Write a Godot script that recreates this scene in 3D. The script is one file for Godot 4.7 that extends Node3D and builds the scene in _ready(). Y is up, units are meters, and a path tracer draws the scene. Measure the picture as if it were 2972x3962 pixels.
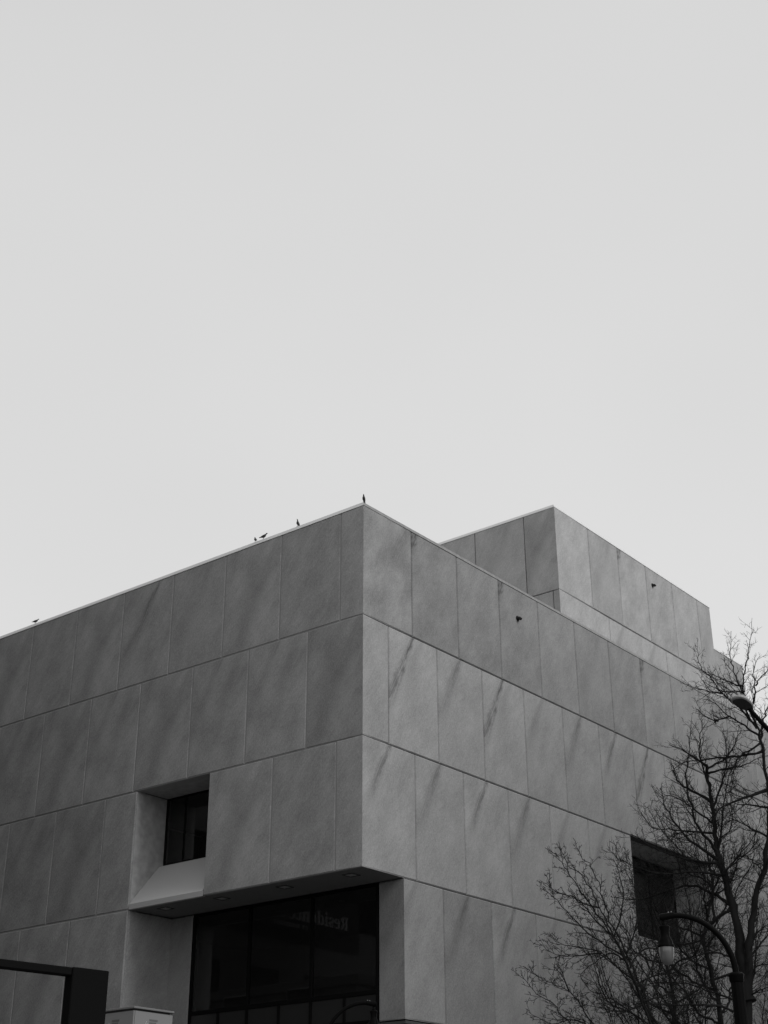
extends Node3D

# Concrete library on a street corner. The corner's vertical edge stands at x = 0, z = 0:
# one facade runs along -x (facing +z), the other along -z (facing +x). y = 0 is the pavement level.
const S := 12.08                 # height of the overhang's underside
const TILT := 0.53               # sideways run of the tooling ribs for each metre of drop
const TEX_W := 3.3
const TEX_H := 4.6
const YS := Vector3.UP

const TREE_A := [
	["trunk", 0.260, 0.004, [Vector3(13.10, 0.00, 2.22), Vector3(13.48, 2.93, 2.13), Vector3(13.76, 4.64, 2.04), Vector3(13.94, 5.91, 2.00), Vector3(14.11, 7.06, 1.97), Vector3(14.27, 8.03, 1.93), Vector3(14.52, 9.07, 1.83), Vector3(14.79, 9.80, 1.69), Vector3(15.03, 10.93, 1.61), Vector3(15.10, 11.89, 1.65), Vector3(15.11, 13.02, 1.76), Vector3(15.02, 13.65, 1.90), Vector3(14.94, 14.44, 2.05), Vector3(15.06, 14.98, 2.01), Vector3(15.19, 15.47, 1.96), Vector3(15.38, 16.35, 1.91)]],
	["trunk", 0.190, 0.035, [Vector3(14.02, 6.42, 1.98), Vector3(13.98, 7.35, 1.94), Vector3(13.89, 8.56, 1.89), Vector3(13.76, 9.31, 1.91), Vector3(13.63, 10.08, 1.92), Vector3(13.56, 10.86, 1.87), Vector3(13.55, 11.61, 1.78), Vector3(13.50, 12.16, 1.74), Vector3(13.48, 12.54, 1.71)]],
	["limb", 0.075, 0.014, [Vector3(15.09, 11.66, 1.64), Vector3(14.75, 11.45, 2.07), Vector3(14.38, 11.19, 2.60), Vector3(14.24, 11.04, 2.85), Vector3(14.12, 10.73, 3.12)]],
	["limb", 0.070, 0.012, [Vector3(13.55, 11.56, 1.79), Vector3(13.24, 11.80, 1.87), Vector3(12.85, 12.07, 1.95), Vector3(12.66, 12.32, 1.93), Vector3(12.56, 12.64, 1.82), Vector3(12.41, 12.96, 1.72)]],
	["limb", 0.060, 0.010, [Vector3(13.48, 12.54, 1.71), Vector3(13.29, 12.76, 1.86), Vector3(12.98, 13.03, 2.11), Vector3(12.73, 13.17, 2.32)]],
	["limb", 0.060, 0.012, [Vector3(15.11, 12.68, 1.72), Vector3(14.83, 12.59, 1.91), Vector3(14.31, 12.53, 2.24), Vector3(13.62, 12.49, 2.66), Vector3(13.30, 12.42, 2.84), Vector3(13.06, 12.20, 2.96)]],
	["limb", 0.050, 0.010, [Vector3(13.48, 12.51, 1.71), Vector3(13.86, 12.85, 1.25), Vector3(14.01, 13.27, 0.97), Vector3(14.14, 13.74, 0.66)]],
	["limb", 0.050, 0.010, [Vector3(13.49, 12.37, 1.72), Vector3(13.81, 12.48, 1.46), Vector3(14.22, 12.59, 1.12), Vector3(14.52, 12.76, 0.87), Vector3(14.79, 12.87, 0.64)]],
	["limb", 0.050, 0.010, [Vector3(13.63, 10.08, 1.92), Vector3(13.83, 10.91, 1.94), Vector3(14.08, 11.78, 2.01), Vector3(14.27, 12.17, 2.01), Vector3(14.49, 12.40, 1.96)]],
	["limb", 0.040, 0.008, [Vector3(14.94, 14.42, 2.05), Vector3(14.71, 14.50, 2.34), Vector3(14.50, 14.64, 2.68), Vector3(14.35, 14.70, 2.98)]],
	["limb", 0.035, 0.008, [Vector3(14.95, 14.29, 2.03), Vector3(14.70, 14.24, 2.38), Vector3(14.55, 14.23, 2.64), Vector3(14.40, 14.33, 2.99), Vector3(14.34, 14.43, 3.19)]],
	["limb", 0.045, 0.008, [Vector3(15.06, 13.34, 1.83), Vector3(14.77, 13.80, 1.94), Vector3(14.34, 14.35, 2.09), Vector3(14.07, 14.84, 2.12), Vector3(13.89, 15.10, 2.16), Vector3(13.74, 15.61, 2.10), Vector3(13.67, 16.00, 2.02)]],
	["limb", 0.045, 0.008, [Vector3(15.07, 13.28, 1.82), Vector3(14.90, 13.76, 1.98), Vector3(14.85, 14.40, 2.07), Vector3(14.76, 15.00, 2.19), Vector3(14.78, 15.38, 2.21), Vector3(14.86, 15.99, 2.21)]],
	["limb", 0.045, 0.008, [Vector3(15.02, 13.64, 1.90), Vector3(15.13, 14.05, 1.95), Vector3(15.27, 14.38, 2.00), Vector3(15.30, 14.72, 2.16), Vector3(15.58, 15.08, 2.22)]],
	["limb", 0.035, 0.008, [Vector3(15.27, 14.38, 2.00), Vector3(15.39, 14.70, 1.76), Vector3(15.51, 14.94, 1.51)]],
	["limb", 0.040, 0.008, [Vector3(14.34, 14.35, 2.09), Vector3(14.09, 14.38, 2.37), Vector3(13.79, 14.47, 2.78), Vector3(13.73, 14.54, 2.88)]],
	["limb", 0.050, 0.009, [Vector3(15.11, 13.07, 1.77), Vector3(14.75, 13.44, 2.11), Vector3(14.50, 13.64, 2.35), Vector3(14.31, 13.95, 2.57), Vector3(14.09, 14.05, 2.79)]],
	["limb", 0.035, 0.008, [Vector3(14.56, 13.60, 2.30), Vector3(14.26, 13.47, 2.60), Vector3(14.07, 13.60, 2.85), Vector3(13.96, 13.79, 3.04)]],
	["limb", 0.050, 0.010, [Vector3(15.11, 13.00, 1.75), Vector3(15.22, 13.58, 1.59), Vector3(15.29, 13.86, 1.48), Vector3(15.43, 14.38, 1.27)]],
	["limb", 0.070, 0.012, [Vector3(13.65, 9.98, 1.92), Vector3(13.16, 10.39, 2.24), Vector3(12.78, 10.97, 2.47), Vector3(12.55, 11.51, 2.57), Vector3(12.47, 11.95, 2.57)]],
	["limb", 0.060, 0.010, [Vector3(13.65, 10.17, 1.92), Vector3(13.27, 10.85, 2.14), Vector3(13.13, 11.44, 2.18), Vector3(13.03, 12.15, 2.17), Vector3(13.14, 13.04, 1.95), Vector3(13.19, 13.90, 1.77)]],
	["limb", 0.065, 0.010, [Vector3(13.66, 9.88, 1.91), Vector3(13.14, 9.94, 2.51), Vector3(12.69, 10.10, 3.10), Vector3(12.39, 10.32, 3.55), Vector3(12.19, 10.51, 3.91)]],
	["limb", 0.055, 0.010, [Vector3(13.72, 9.58, 1.91), Vector3(13.13, 9.64, 2.55), Vector3(12.64, 9.56, 3.13), Vector3(12.14, 9.71, 3.81), Vector3(11.85, 9.97, 4.26), Vector3(11.79, 10.15, 4.42)]],
	["limb", 0.050, 0.010, [Vector3(13.56, 10.97, 1.86), Vector3(13.29, 11.25, 2.20), Vector3(13.08, 11.49, 2.51), Vector3(12.90, 11.62, 2.79), Vector3(12.65, 11.58, 3.17)]],
	["limb", 0.050, 0.010, [Vector3(13.53, 11.88, 1.76), Vector3(13.46, 12.45, 1.92), Vector3(13.48, 13.06, 2.05), Vector3(13.60, 13.46, 2.07), Vector3(13.70, 13.77, 2.09)]],
	["limb", 0.050, 0.010, [Vector3(13.57, 10.70, 1.88), Vector3(13.18, 10.71, 2.42), Vector3(12.81, 10.71, 3.00), Vector3(12.58, 10.72, 3.41), Vector3(12.49, 11.06, 3.81)]],
	["limb", 0.050, 0.010, [Vector3(13.55, 11.40, 1.81), Vector3(13.92, 12.07, 1.78), Vector3(14.21, 12.83, 1.96), Vector3(14.28, 13.29, 2.22)]],
	["limb", 0.070, 0.012, [Vector3(13.85, 8.79, 1.89), Vector3(13.61, 8.98, 1.92), Vector3(13.33, 9.18, 1.98), Vector3(12.85, 9.41, 2.07), Vector3(12.32, 9.36, 2.16), Vector3(11.43, 9.21, 2.24), Vector3(10.63, 9.36, 2.26)]],
	["limb", 0.060, 0.012, [Vector3(13.87, 8.72, 1.89), Vector3(13.34, 8.46, 2.05), Vector3(13.02, 8.11, 2.05), Vector3(12.69, 7.95, 2.08), Vector3(11.97, 8.11, 2.16), Vector3(11.18, 8.50, 2.13)]],
	["limb", 0.060, 0.012, [Vector3(13.35, 8.46, 2.05), Vector3(13.44, 9.02, 2.12), Vector3(13.67, 9.48, 2.14), Vector3(13.99, 9.75, 2.07), Vector3(14.42, 10.00, 1.99), Vector3(14.83, 10.34, 1.97)]],
	["limb", 0.060, 0.012, [Vector3(14.49, 8.93, 1.84), Vector3(14.77, 9.46, 1.96), Vector3(15.00, 9.71, 2.04), Vector3(15.16, 9.87, 2.11)]],
	["limb", 0.060, 0.012, [Vector3(14.09, 6.92, 1.97), Vector3(14.35, 7.25, 1.92), Vector3(14.68, 7.29, 1.84)]],
	["limb", 0.050, 0.012, [Vector3(13.78, 9.57, 2.12), Vector3(14.13, 10.04, 1.70), Vector3(14.32, 9.96, 1.45), Vector3(14.46, 9.73, 1.23), Vector3(14.56, 9.54, 1.04)]],
	["limb", 0.050, 0.010, [Vector3(13.99, 6.19, 1.99), Vector3(13.63, 6.53, 2.13), Vector3(13.20, 6.69, 2.29), Vector3(12.76, 6.90, 2.43), Vector3(12.20, 6.98, 2.60), Vector3(11.62, 6.97, 2.75)]],
	["limb", 0.060, 0.010, [Vector3(13.97, 6.06, 1.99), Vector3(13.67, 6.26, 2.50), Vector3(13.35, 6.29, 3.10), Vector3(12.96, 6.24, 3.96), Vector3(12.59, 6.20, 5.01), Vector3(12.52, 6.11, 5.26)]],
	["limb", 0.060, 0.010, [Vector3(14.08, 6.83, 1.97), Vector3(13.83, 7.34, 2.12), Vector3(13.57, 7.59, 2.29), Vector3(13.21, 7.59, 2.52), Vector3(12.78, 7.37, 2.79), Vector3(12.35, 7.10, 3.05)]],
	["limb", 0.050, 0.010, [Vector3(14.01, 6.51, 1.98), Vector3(14.33, 6.67, 1.94), Vector3(14.66, 6.73, 1.96)]],
	["limb", 0.050, 0.010, [Vector3(14.23, 7.80, 1.94), Vector3(14.44, 8.13, 1.76), Vector3(14.73, 8.32, 1.53)]],
	["limb", 0.050, 0.010, [Vector3(14.92, 10.44, 1.64), Vector3(14.48, 10.76, 1.90), Vector3(14.19, 10.93, 2.05), Vector3(13.94, 10.74, 2.16)]],
	["limb", 0.050, 0.010, [Vector3(15.05, 11.19, 1.62), Vector3(14.68, 11.28, 1.72), Vector3(14.32, 11.38, 1.75), Vector3(13.99, 11.41, 1.75)]],
	["limb", 0.050, 0.010, [Vector3(15.11, 12.91, 1.75), Vector3(14.92, 12.69, 1.97), Vector3(14.70, 12.51, 2.25), Vector3(14.59, 12.11, 2.47), Vector3(14.54, 11.55, 2.73)]],
]
const TREE_C := [
	["trunk", 0.130, 0.060, [Vector3(15.47, 0.00, 8.06), Vector3(15.45, 1.85, 7.76), Vector3(15.36, 2.92, 7.51), Vector3(15.03, 3.85, 7.43)]],
	["limb", 0.060, 0.008, [Vector3(15.03, 3.85, 7.43), Vector3(14.76, 4.67, 7.87), Vector3(14.63, 5.30, 8.18), Vector3(14.52, 6.06, 8.52), Vector3(14.43, 6.67, 8.83), Vector3(14.33, 7.09, 9.09), Vector3(14.19, 7.54, 9.43), Vector3(14.06, 7.88, 9.72), Vector3(13.94, 8.30, 10.04), Vector3(13.87, 8.56, 10.24), Vector3(13.72, 8.72, 10.52)]],
	["limb", 0.055, 0.008, [Vector3(15.03, 3.85, 7.43), Vector3(14.66, 4.70, 7.51), Vector3(14.36, 5.38, 7.55), Vector3(13.92, 6.43, 7.57), Vector3(13.55, 7.30, 7.57), Vector3(13.30, 7.84, 7.57), Vector3(13.12, 8.26, 7.56), Vector3(12.82, 8.78, 7.59), Vector3(12.56, 8.98, 7.67), Vector3(12.42, 9.28, 7.66), Vector3(12.30, 9.60, 7.64)]],
	["limb", 0.055, 0.008, [Vector3(15.03, 3.85, 7.43), Vector3(14.79, 4.62, 7.50), Vector3(14.48, 5.36, 7.61), Vector3(14.19, 6.11, 7.68), Vector3(13.91, 6.95, 7.72), Vector3(13.62, 7.60, 7.80), Vector3(13.46, 8.14, 7.80), Vector3(13.38, 8.50, 7.78), Vector3(13.22, 8.87, 7.80), Vector3(13.02, 9.11, 7.88), Vector3(12.85, 9.56, 7.89)]],
	["limb", 0.030, 0.006, [Vector3(14.44, 6.63, 8.81), Vector3(14.07, 6.92, 9.08), Vector3(13.75, 7.25, 9.30), Vector3(13.52, 7.58, 9.45), Vector3(13.29, 7.88, 9.60), Vector3(13.09, 8.13, 9.73)]],
	["limb", 0.030, 0.006, [Vector3(14.52, 6.11, 8.55), Vector3(14.14, 6.52, 8.68), Vector3(13.87, 6.78, 8.76), Vector3(13.44, 6.89, 8.92), Vector3(13.03, 7.00, 9.05), Vector3(12.79, 7.27, 9.07)]],
	["limb", 0.028, 0.006, [Vector3(13.90, 6.75, 8.75), Vector3(13.45, 6.69, 9.12), Vector3(13.13, 6.72, 9.39), Vector3(12.88, 6.92, 9.60)]],
	["limb", 0.040, 0.006, [Vector3(14.89, 4.29, 7.67), Vector3(14.25, 4.57, 8.69), Vector3(14.02, 5.22, 9.53), Vector3(13.99, 5.58, 9.91), Vector3(13.93, 5.78, 10.23), Vector3(13.81, 5.93, 10.68), Vector3(13.70, 6.04, 11.09), Vector3(13.65, 6.17, 11.42)]],
	["limb", 0.025, 0.005, [Vector3(13.93, 5.78, 10.23), Vector3(13.91, 6.06, 10.42), Vector3(13.86, 6.30, 10.72)]],
	["limb", 0.035, 0.006, [Vector3(14.25, 4.57, 8.69), Vector3(13.84, 4.92, 9.36), Vector3(13.62, 5.27, 9.87), Vector3(13.53, 5.59, 10.22), Vector3(13.40, 5.75, 10.58), Vector3(13.33, 5.98, 10.93), Vector3(13.39, 6.16, 11.04)]],
	["limb", 0.030, 0.006, [Vector3(14.58, 5.68, 8.35), Vector3(14.25, 5.52, 8.71), Vector3(14.00, 5.58, 9.06), Vector3(13.73, 5.64, 9.48)]],
	["limb", 0.035, 0.006, [Vector3(14.22, 6.03, 7.67), Vector3(14.32, 6.67, 7.29), Vector3(14.41, 7.35, 6.80), Vector3(14.42, 8.07, 6.32), Vector3(14.38, 8.82, 5.80)]],
	["limb", 0.030, 0.006, [Vector3(13.56, 7.29, 7.57), Vector3(13.70, 7.82, 7.39), Vector3(13.71, 8.45, 7.28), Vector3(13.62, 8.90, 7.26), Vector3(13.57, 9.42, 7.19)]],
	["limb", 0.030, 0.006, [Vector3(13.54, 7.34, 7.57), Vector3(13.24, 7.58, 7.68), Vector3(12.99, 7.95, 7.72), Vector3(12.73, 8.23, 7.77), Vector3(12.30, 8.40, 7.89), Vector3(11.99, 8.85, 7.87)]],
	["limb", 0.030, 0.006, [Vector3(13.93, 6.88, 7.72), Vector3(14.10, 7.41, 7.55), Vector3(14.15, 7.93, 7.47), Vector3(14.10, 8.45, 7.46), Vector3(13.97, 9.04, 7.49)]],
	["limb", 0.030, 0.006, [Vector3(14.01, 6.21, 7.57), Vector3(14.36, 6.43, 7.23), Vector3(14.60, 6.47, 6.97), Vector3(14.91, 6.69, 6.61)]],
	["limb", 0.030, 0.006, [Vector3(14.57, 5.73, 8.37), Vector3(14.94, 5.90, 7.87), Vector3(15.13, 5.84, 7.56), Vector3(15.43, 6.02, 7.02)]],
	["limb", 0.030, 0.006, [Vector3(13.87, 6.55, 7.57), Vector3(14.06, 7.00, 7.20), Vector3(14.29, 7.07, 6.81), Vector3(14.47, 7.45, 6.35), Vector3(14.55, 7.94, 5.92)]],
	["limb", 0.030, 0.006, [Vector3(13.78, 6.77, 7.57), Vector3(13.48, 6.92, 7.66), Vector3(13.11, 6.74, 7.74), Vector3(12.75, 6.52, 7.77), Vector3(12.76, 6.29, 7.55)]],
	["limb", 0.030, 0.006, [Vector3(14.09, 5.01, 9.25), Vector3(13.55, 5.35, 9.44), Vector3(13.06, 5.29, 9.58), Vector3(12.54, 5.57, 9.66)]],
	["limb", 0.030, 0.006, [Vector3(14.64, 5.26, 8.16), Vector3(14.42, 5.49, 8.53), Vector3(14.19, 5.76, 9.05), Vector3(14.04, 5.86, 9.41), Vector3(13.89, 5.79, 9.79)]],
	["limb", 0.030, 0.006, [Vector3(13.25, 7.96, 7.57), Vector3(12.97, 8.06, 7.85), Vector3(12.79, 8.18, 8.04), Vector3(12.59, 8.30, 8.29)]],
]

var rng := RandomNumberGenerator.new()
var names := {}
var mesh_cache := {}
var mat_cache := {}
var panel_tex := []
var panel_normal: ImageTexture
var bark: StandardMaterial3D
var black_metal: StandardMaterial3D
var dark_frame: StandardMaterial3D
var glass: StandardMaterial3D
var flash_metal: StandardMaterial3D
var grimy_metal: StandardMaterial3D
var plain_concrete: StandardMaterial3D
var joint_mat: StandardMaterial3D

# ---------------------------------------------------------------- helpers
func grey(v: float) -> Color:
	return Color(v, v, v).linear_to_srgb()

func mat(v: float, rough: float, metal := 0.0) -> StandardMaterial3D:
	var m := StandardMaterial3D.new()
	m.albedo_color = grey(v)
	m.roughness = rough
	m.metallic = metal
	return m

func numbered(called: String) -> String:
	var n: int = names.get(called, -1) + 1
	names[called] = n
	return called if n == 0 else "%s_%03d" % [called, n]

func thing(called: String, label: String, category: String, at: Vector3, group := "", turn := 0.0) -> Node3D:
	var o := Node3D.new()
	o.name = numbered(called)
	add_child(o)
	o.position = at
	o.rotation.y = turn
	tag(o, label, category, group)
	return o

func tag(o: Node, label: String, category: String, group := "") -> void:
	o.set_meta("label", label)
	o.set_meta("category", category)
	if group != "":
		o.set_meta("group", group)

func put(called: String, mesh: Mesh, m: Material, parent: Node, at := Vector3.ZERO, turn := 0.0) -> MeshInstance3D:
	var o := MeshInstance3D.new()
	o.name = called
	o.mesh = mesh
	o.material_override = m
	o.position = at
	o.rotation.y = turn
	parent.add_child(o, true)
	return o

func structure(called: String, mesh: Mesh, m: Material, at := Vector3.ZERO) -> MeshInstance3D:
	var o := put(called, mesh, m, self, at)
	o.set_meta("kind", "structure")
	return o

# a box with all its edges chamfered a little, from corner a to corner b
func bev_box(a: Vector3, b: Vector3, c := 0.01) -> ArrayMesh:
	var st := SurfaceTool.new()
	st.begin(Mesh.PRIMITIVE_TRIANGLES)
	add_bev(st, a, b, c)
	st.generate_normals()
	return st.commit()

func quad(st: SurfaceTool, p0: Vector3, p1: Vector3, p2: Vector3, p3: Vector3, out: Vector3) -> void:
	var n := (p2 - p0).cross(p1 - p0)
	st.set_smooth_group(-1)
	if n.dot(out) >= 0.0:
		for p in [p0, p1, p2, p0, p2, p3]:
			st.add_vertex(p)
	else:
		for p in [p0, p2, p1, p0, p3, p2]:
			st.add_vertex(p)

func tri(st: SurfaceTool, p0: Vector3, p1: Vector3, p2: Vector3, out: Vector3) -> void:
	st.set_smooth_group(-1)
	if (p2 - p0).cross(p1 - p0).dot(out) >= 0.0:
		for p in [p0, p1, p2]:
			st.add_vertex(p)
	else:
		for p in [p0, p2, p1]:
			st.add_vertex(p)

func add_bev(st: SurfaceTool, a: Vector3, b: Vector3, c: float) -> void:
	var lo := Vector3(min(a.x, b.x), min(a.y, b.y), min(a.z, b.z))
	var hi := Vector3(max(a.x, b.x), max(a.y, b.y), max(a.z, b.z))
	var mid := (lo + hi) / 2.0
	var h := (hi - lo) / 2.0
	c = min(c, min(h.x, min(h.y, h.z)) * 0.45)
	for ax in 3:
		var u := (ax + 1) % 3
		var v := (ax + 2) % 3
		for s in [-1.0, 1.0]:
			var n := Vector3.ZERO
			n[ax] = s
			var q := []
			for e in [[-1, -1], [1, -1], [1, 1], [-1, 1]]:
				var p := mid
				p[ax] += s * h[ax]
				p[u] += e[0] * (h[u] - c)
				p[v] += e[1] * (h[v] - c)
				q.append(p)
			quad(st, q[0], q[1], q[2], q[3], n)
			# chamfer towards +u / -u side of the next axis
			for t in [-1.0, 1.0]:
				var m := Vector3.ZERO
				m[u] = t
				var p0 := mid
				p0[ax] += s * h[ax]
				p0[u] += t * (h[u] - c)
				var p1 := mid
				p1[ax] += s * (h[ax] - c)
				p1[u] += t * h[u]
				var dv := Vector3.ZERO
				dv[v] = h[v] - c
				quad(st, p0 - dv, p0 + dv, p1 + dv, p1 - dv, n + m)
	for sx in [-1.0, 1.0]:
		for sy in [-1.0, 1.0]:
			for sz in [-1.0, 1.0]:
				var sg := Vector3(sx, sy, sz)
				var k := mid + sg * h
				tri(st, k - Vector3(0, sy, sz) * c, k - Vector3(sx, 0, sz) * c, k - Vector3(sx, sy, 0) * c, sg)

func box_part(called: String, a: Vector3, b: Vector3, m: Material, parent: Node, c := 0.01) -> MeshInstance3D:
	return put(called, bev_box(a, b, c), m, parent)

# a tube along points with a radius for each point
class Tubes:
	var v := PackedVector3Array()
	var n := PackedVector3Array()
	var ix := PackedInt32Array()
	func add(pts: Array, radii: Array, sides: int, cap := true) -> void:
		var k := pts.size()
		var d0: Vector3 = (pts[1] - pts[0]).normalized()
		var side := d0.cross(Vector3(0.31, 0.12, 0.94))
		if side.length() < 0.05:
			side = d0.cross(Vector3.UP)
		side = side.normalized()
		var base := v.size()
		for i in k:
			var d: Vector3 = (pts[min(i + 1, k - 1)] - pts[max(i - 1, 0)]).normalized()
			side = (side - d * side.dot(d)).normalized()
			var up := d.cross(side)
			for j in sides:
				var a := TAU * j / sides
				var dir := side * cos(a) + up * sin(a)
				v.append(pts[i] + dir * radii[i])
				n.append(dir)
		for i in k - 1:
			for j in sides:
				var p := base + i * sides + j
				var q := base + i * sides + (j + 1) % sides
				ix.append_array(PackedInt32Array([p, q, p + sides, q, q + sides, p + sides]))
		if cap:
			for e in [0, k - 1]:
				var d: Vector3 = (pts[0] - pts[1]).normalized() if e == 0 else (pts[k - 1] - pts[k - 2]).normalized()
				var b := v.size()
				for j in sides:
					v.append(v[base + e * sides + j])
					n.append(d)
				for j in range(1, sides - 1):
					if e == 0:
						ix.append_array(PackedInt32Array([b, b + j + 1, b + j]))
					else:
						ix.append_array(PackedInt32Array([b, b + j, b + j + 1]))
	func spike(p: Vector3, d: Vector3, r: float, length: float) -> void:
		var s := d.cross(Vector3(0.3, 0.9, 0.2)).normalized()
		var u := d.cross(s)
		var base := v.size()
		for j in 3:
			var a := TAU * j / 3.0
			var dir := s * cos(a) + u * sin(a)
			v.append(p + d * length * 0.35 + dir * r)
			n.append(dir)
		v.append(p)
		n.append(-d)
		v.append(p + d * length)
		n.append(d)
		for j in 3:
			var q := base + (j + 1) % 3
			ix.append_array(PackedInt32Array([base + j, q, base + 4, q, base + j, base + 3]))
	func mesh() -> ArrayMesh:
		var a := []
		a.resize(Mesh.ARRAY_MAX)
		a[Mesh.ARRAY_VERTEX] = v
		a[Mesh.ARRAY_NORMAL] = n
		# front faces run clockwise
		var r := PackedInt32Array()
		r.resize(ix.size())
		for i in range(0, ix.size(), 3):
			r[i] = ix[i]
			r[i + 1] = ix[i + 2]
			r[i + 2] = ix[i + 1]
		a[Mesh.ARRAY_INDEX] = r
		var m := ArrayMesh.new()
		m.add_surface_from_arrays(Mesh.PRIMITIVE_TRIANGLES, a)
		return m

func tube(pts: Array, radii: Array, sides := 12) -> ArrayMesh:
	var t := Tubes.new()
	t.add(pts, radii, sides)
	return t.mesh()

# a turned shape: profile of (radius, height)
func lathe(profile: Array, sides := 24) -> ArrayMesh:
	var pts := []
	var radii := []
	for i in profile.size():
		var y: float = profile[i].y
		if i > 0 and y <= pts[-1].y:
			y = pts[-1].y + 0.0005
		pts.append(Vector3(0, y, 0))
		radii.append(profile[i].x)
	var st := SurfaceTool.new()
	st.begin(Mesh.PRIMITIVE_TRIANGLES)
	st.set_smooth_group(0)
	for i in pts.size() - 1:
		for j in sides:
			var a := TAU * j / sides
			var b := TAU * (j + 1) / sides
			var d0 := Vector3(cos(a), 0, sin(a))
			var d1 := Vector3(cos(b), 0, sin(b))
			var p0: Vector3 = pts[i] + d0 * radii[i]
			var p1: Vector3 = pts[i] + d1 * radii[i]
			var p2: Vector3 = pts[i + 1] + d1 * radii[i + 1]
			var p3: Vector3 = pts[i + 1] + d0 * radii[i + 1]
			for p in [p0, p1, p2, p0, p2, p3]:
				st.add_vertex(p)
	st.generate_normals()
	return st.commit()

# ---------------------------------------------------------------- concrete panels
# Albedo of one tooled precast panel: aggregate speckle, slanting ribs, blotches, and run-off stains that follow the ribs.
# stains: [metres from the left edge, strength, length of the run, width]
func panel_image(seed_: int, base: float, blotch: float, stains: Array) -> ImageTexture:
	var w := 264
	var h := 368
	var coarse := FastNoiseLite.new()
	coarse.seed = seed_
	coarse.frequency = 0.7
	coarse.fractal_octaves = 4
	var ribs := FastNoiseLite.new()
	ribs.seed = seed_ + 7
	ribs.frequency = 1.0
	ribs.fractal_octaves = 3
	var grain := RandomNumberGenerator.new()
	grain.seed = seed_ * 131 + 5
	var bytes := PackedByteArray()
	bytes.resize(w * h)
	for j in h:
		var y := (j + 0.5) * TEX_H / h
		for i in w:
			var x := (i + 0.5) * TEX_W / w
			var s := x + TILT * y
			var rib := ribs.get_noise_2d(s * 11.0, y * 0.8)
			var fine := ribs.get_noise_2d(s * 34.0 + 90.0, y * 4.0)
			var b := coarse.get_noise_2d(x + 0.3 * y, y * 0.7)
			var mottle := ribs.get_noise_2d(s * 4.0 + 7.0, y * 2.2 + 60.0)
			var peb := ribs.get_noise_2d(x * 14.0 + 40.0, y * 12.0)
			var v := base * (1.0 + blotch * b + 0.05 * rib + 0.07 * fine + 0.20 * peb + 0.09 * mottle + 0.14 * (grain.randf() - 0.5))
			for t in stains:
				var f: float = y / (t[2] * 1.3)
				if f < 1.0:
					var xc: float = t[0] - TILT * y + 0.12 * b + 0.10 * mottle
					var half: float = t[3] * (0.55 + 1.5 * f)
					var d: float = absf(x - xc) / half
					if d < 1.0:
						var k: float = smoothstep(1.0, 0.0, d) * pow(1.0 - f, 0.5) * clampf(0.8 + 0.9 * rib + 0.7 * mottle, 0.15, 1.25)
						v *= 1.0 - minf(0.75, t[1] * 1.6 * k)
			bytes[j * w + i] = int(clampf(grey(clampf(v, 0.01, 0.9)).r * 255.0, 0, 255))
	return ImageTexture.create_from_image(Image.create_from_data(w, h, false, Image.FORMAT_L8, bytes))

func make_panel_textures() -> void:
	var c := 1.48
	var spec := [
		[11, 0.18, []],                                             # 0 plain
		[23, 0.24, []],                                             # 1 plain, blotchier
		[37, 0.16, [[2.2, 0.10, 3.0, 0.5]]],                        # 2 nearly plain
		[41, 0.18, [[c, 0.42, 2.9, 0.30], [c + 0.5, 0.10, 2.0, 0.4]]],   # 3 strong run from the joint above
		[53, 0.18, [[c + 0.06, 0.26, 2.3, 0.36]]],                  # 4 medium run
		[67, 0.20, [[c + 0.02, 0.34, 1.9, 0.24]]],                  # 5 medium, short
		[71, 0.17, [[c - 0.05, 0.15, 2.6, 0.40]]],                  # 6 faint
		[83, 0.22, [[0.34, 0.50, 0.8, 0.28], [0.15, 0.25, 2.6, 0.2]]],   # 7 stain at the top left corner
		[97, 0.28, [[2.0, 0.08, 3.2, 0.7], [2.9, 0.10, 4.0, 0.7]]], # 8 dark mottling
		[103, 0.24, [[2.1, 0.28, 2.4, 0.34]]],                      # 9 run from the coping
		[109, 0.32, [[2.7, 0.22, 1.6, 0.7], [1.6, 0.12, 0.9, 0.8]]],  # 10 wet patches under the coping
		[127, 0.24, [[c, 0.17, 2.6, 0.45], [2.6, 0.08, 3.0, 0.5]]], # 11 broad faint run
		[139, 0.22, [[1.25, 0.16, 4.2, 0.45]]],                     # 12 dark run beside the corner
	]
	for s in spec:
		panel_tex.append(panel_image(s[0], 0.45, s[1], s[2]))
	var n := FastNoiseLite.new()
	n.seed = 3
	n.frequency = 0.09
	n.fractal_octaves = 3
	var im := Image.create_empty(256, 256, false, Image.FORMAT_L8)
	for j in 256:
		for i in 256:
			im.set_pixel(i, j, Color.from_hsv(0, 0, 0.5 + 0.45 * n.get_noise_2d(i * 2.0 + j * 1.05, j * 0.8)))
	im.bump_map_to_normal_map(2.0)
	panel_normal = ImageTexture.create_from_image(im)

func panel_mat(variant: int, tone: float) -> StandardMaterial3D:
	var t := snappedf(tone, 0.04)
	var key := "%d %.2f" % [variant, t]
	if not mat_cache.has(key):
		var m := StandardMaterial3D.new()
		m.albedo_texture = panel_tex[variant]
		m.albedo_color = grey(clampf(t * 0.82, 0, 1))      # the textures hold 1.25 times the base colour
		m.roughness = 0.93
		m.normal_enabled = true
		m.normal_texture = panel_normal
		m.normal_scale = 0.35
		mat_cache[key] = m
	return mat_cache[key]

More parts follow.
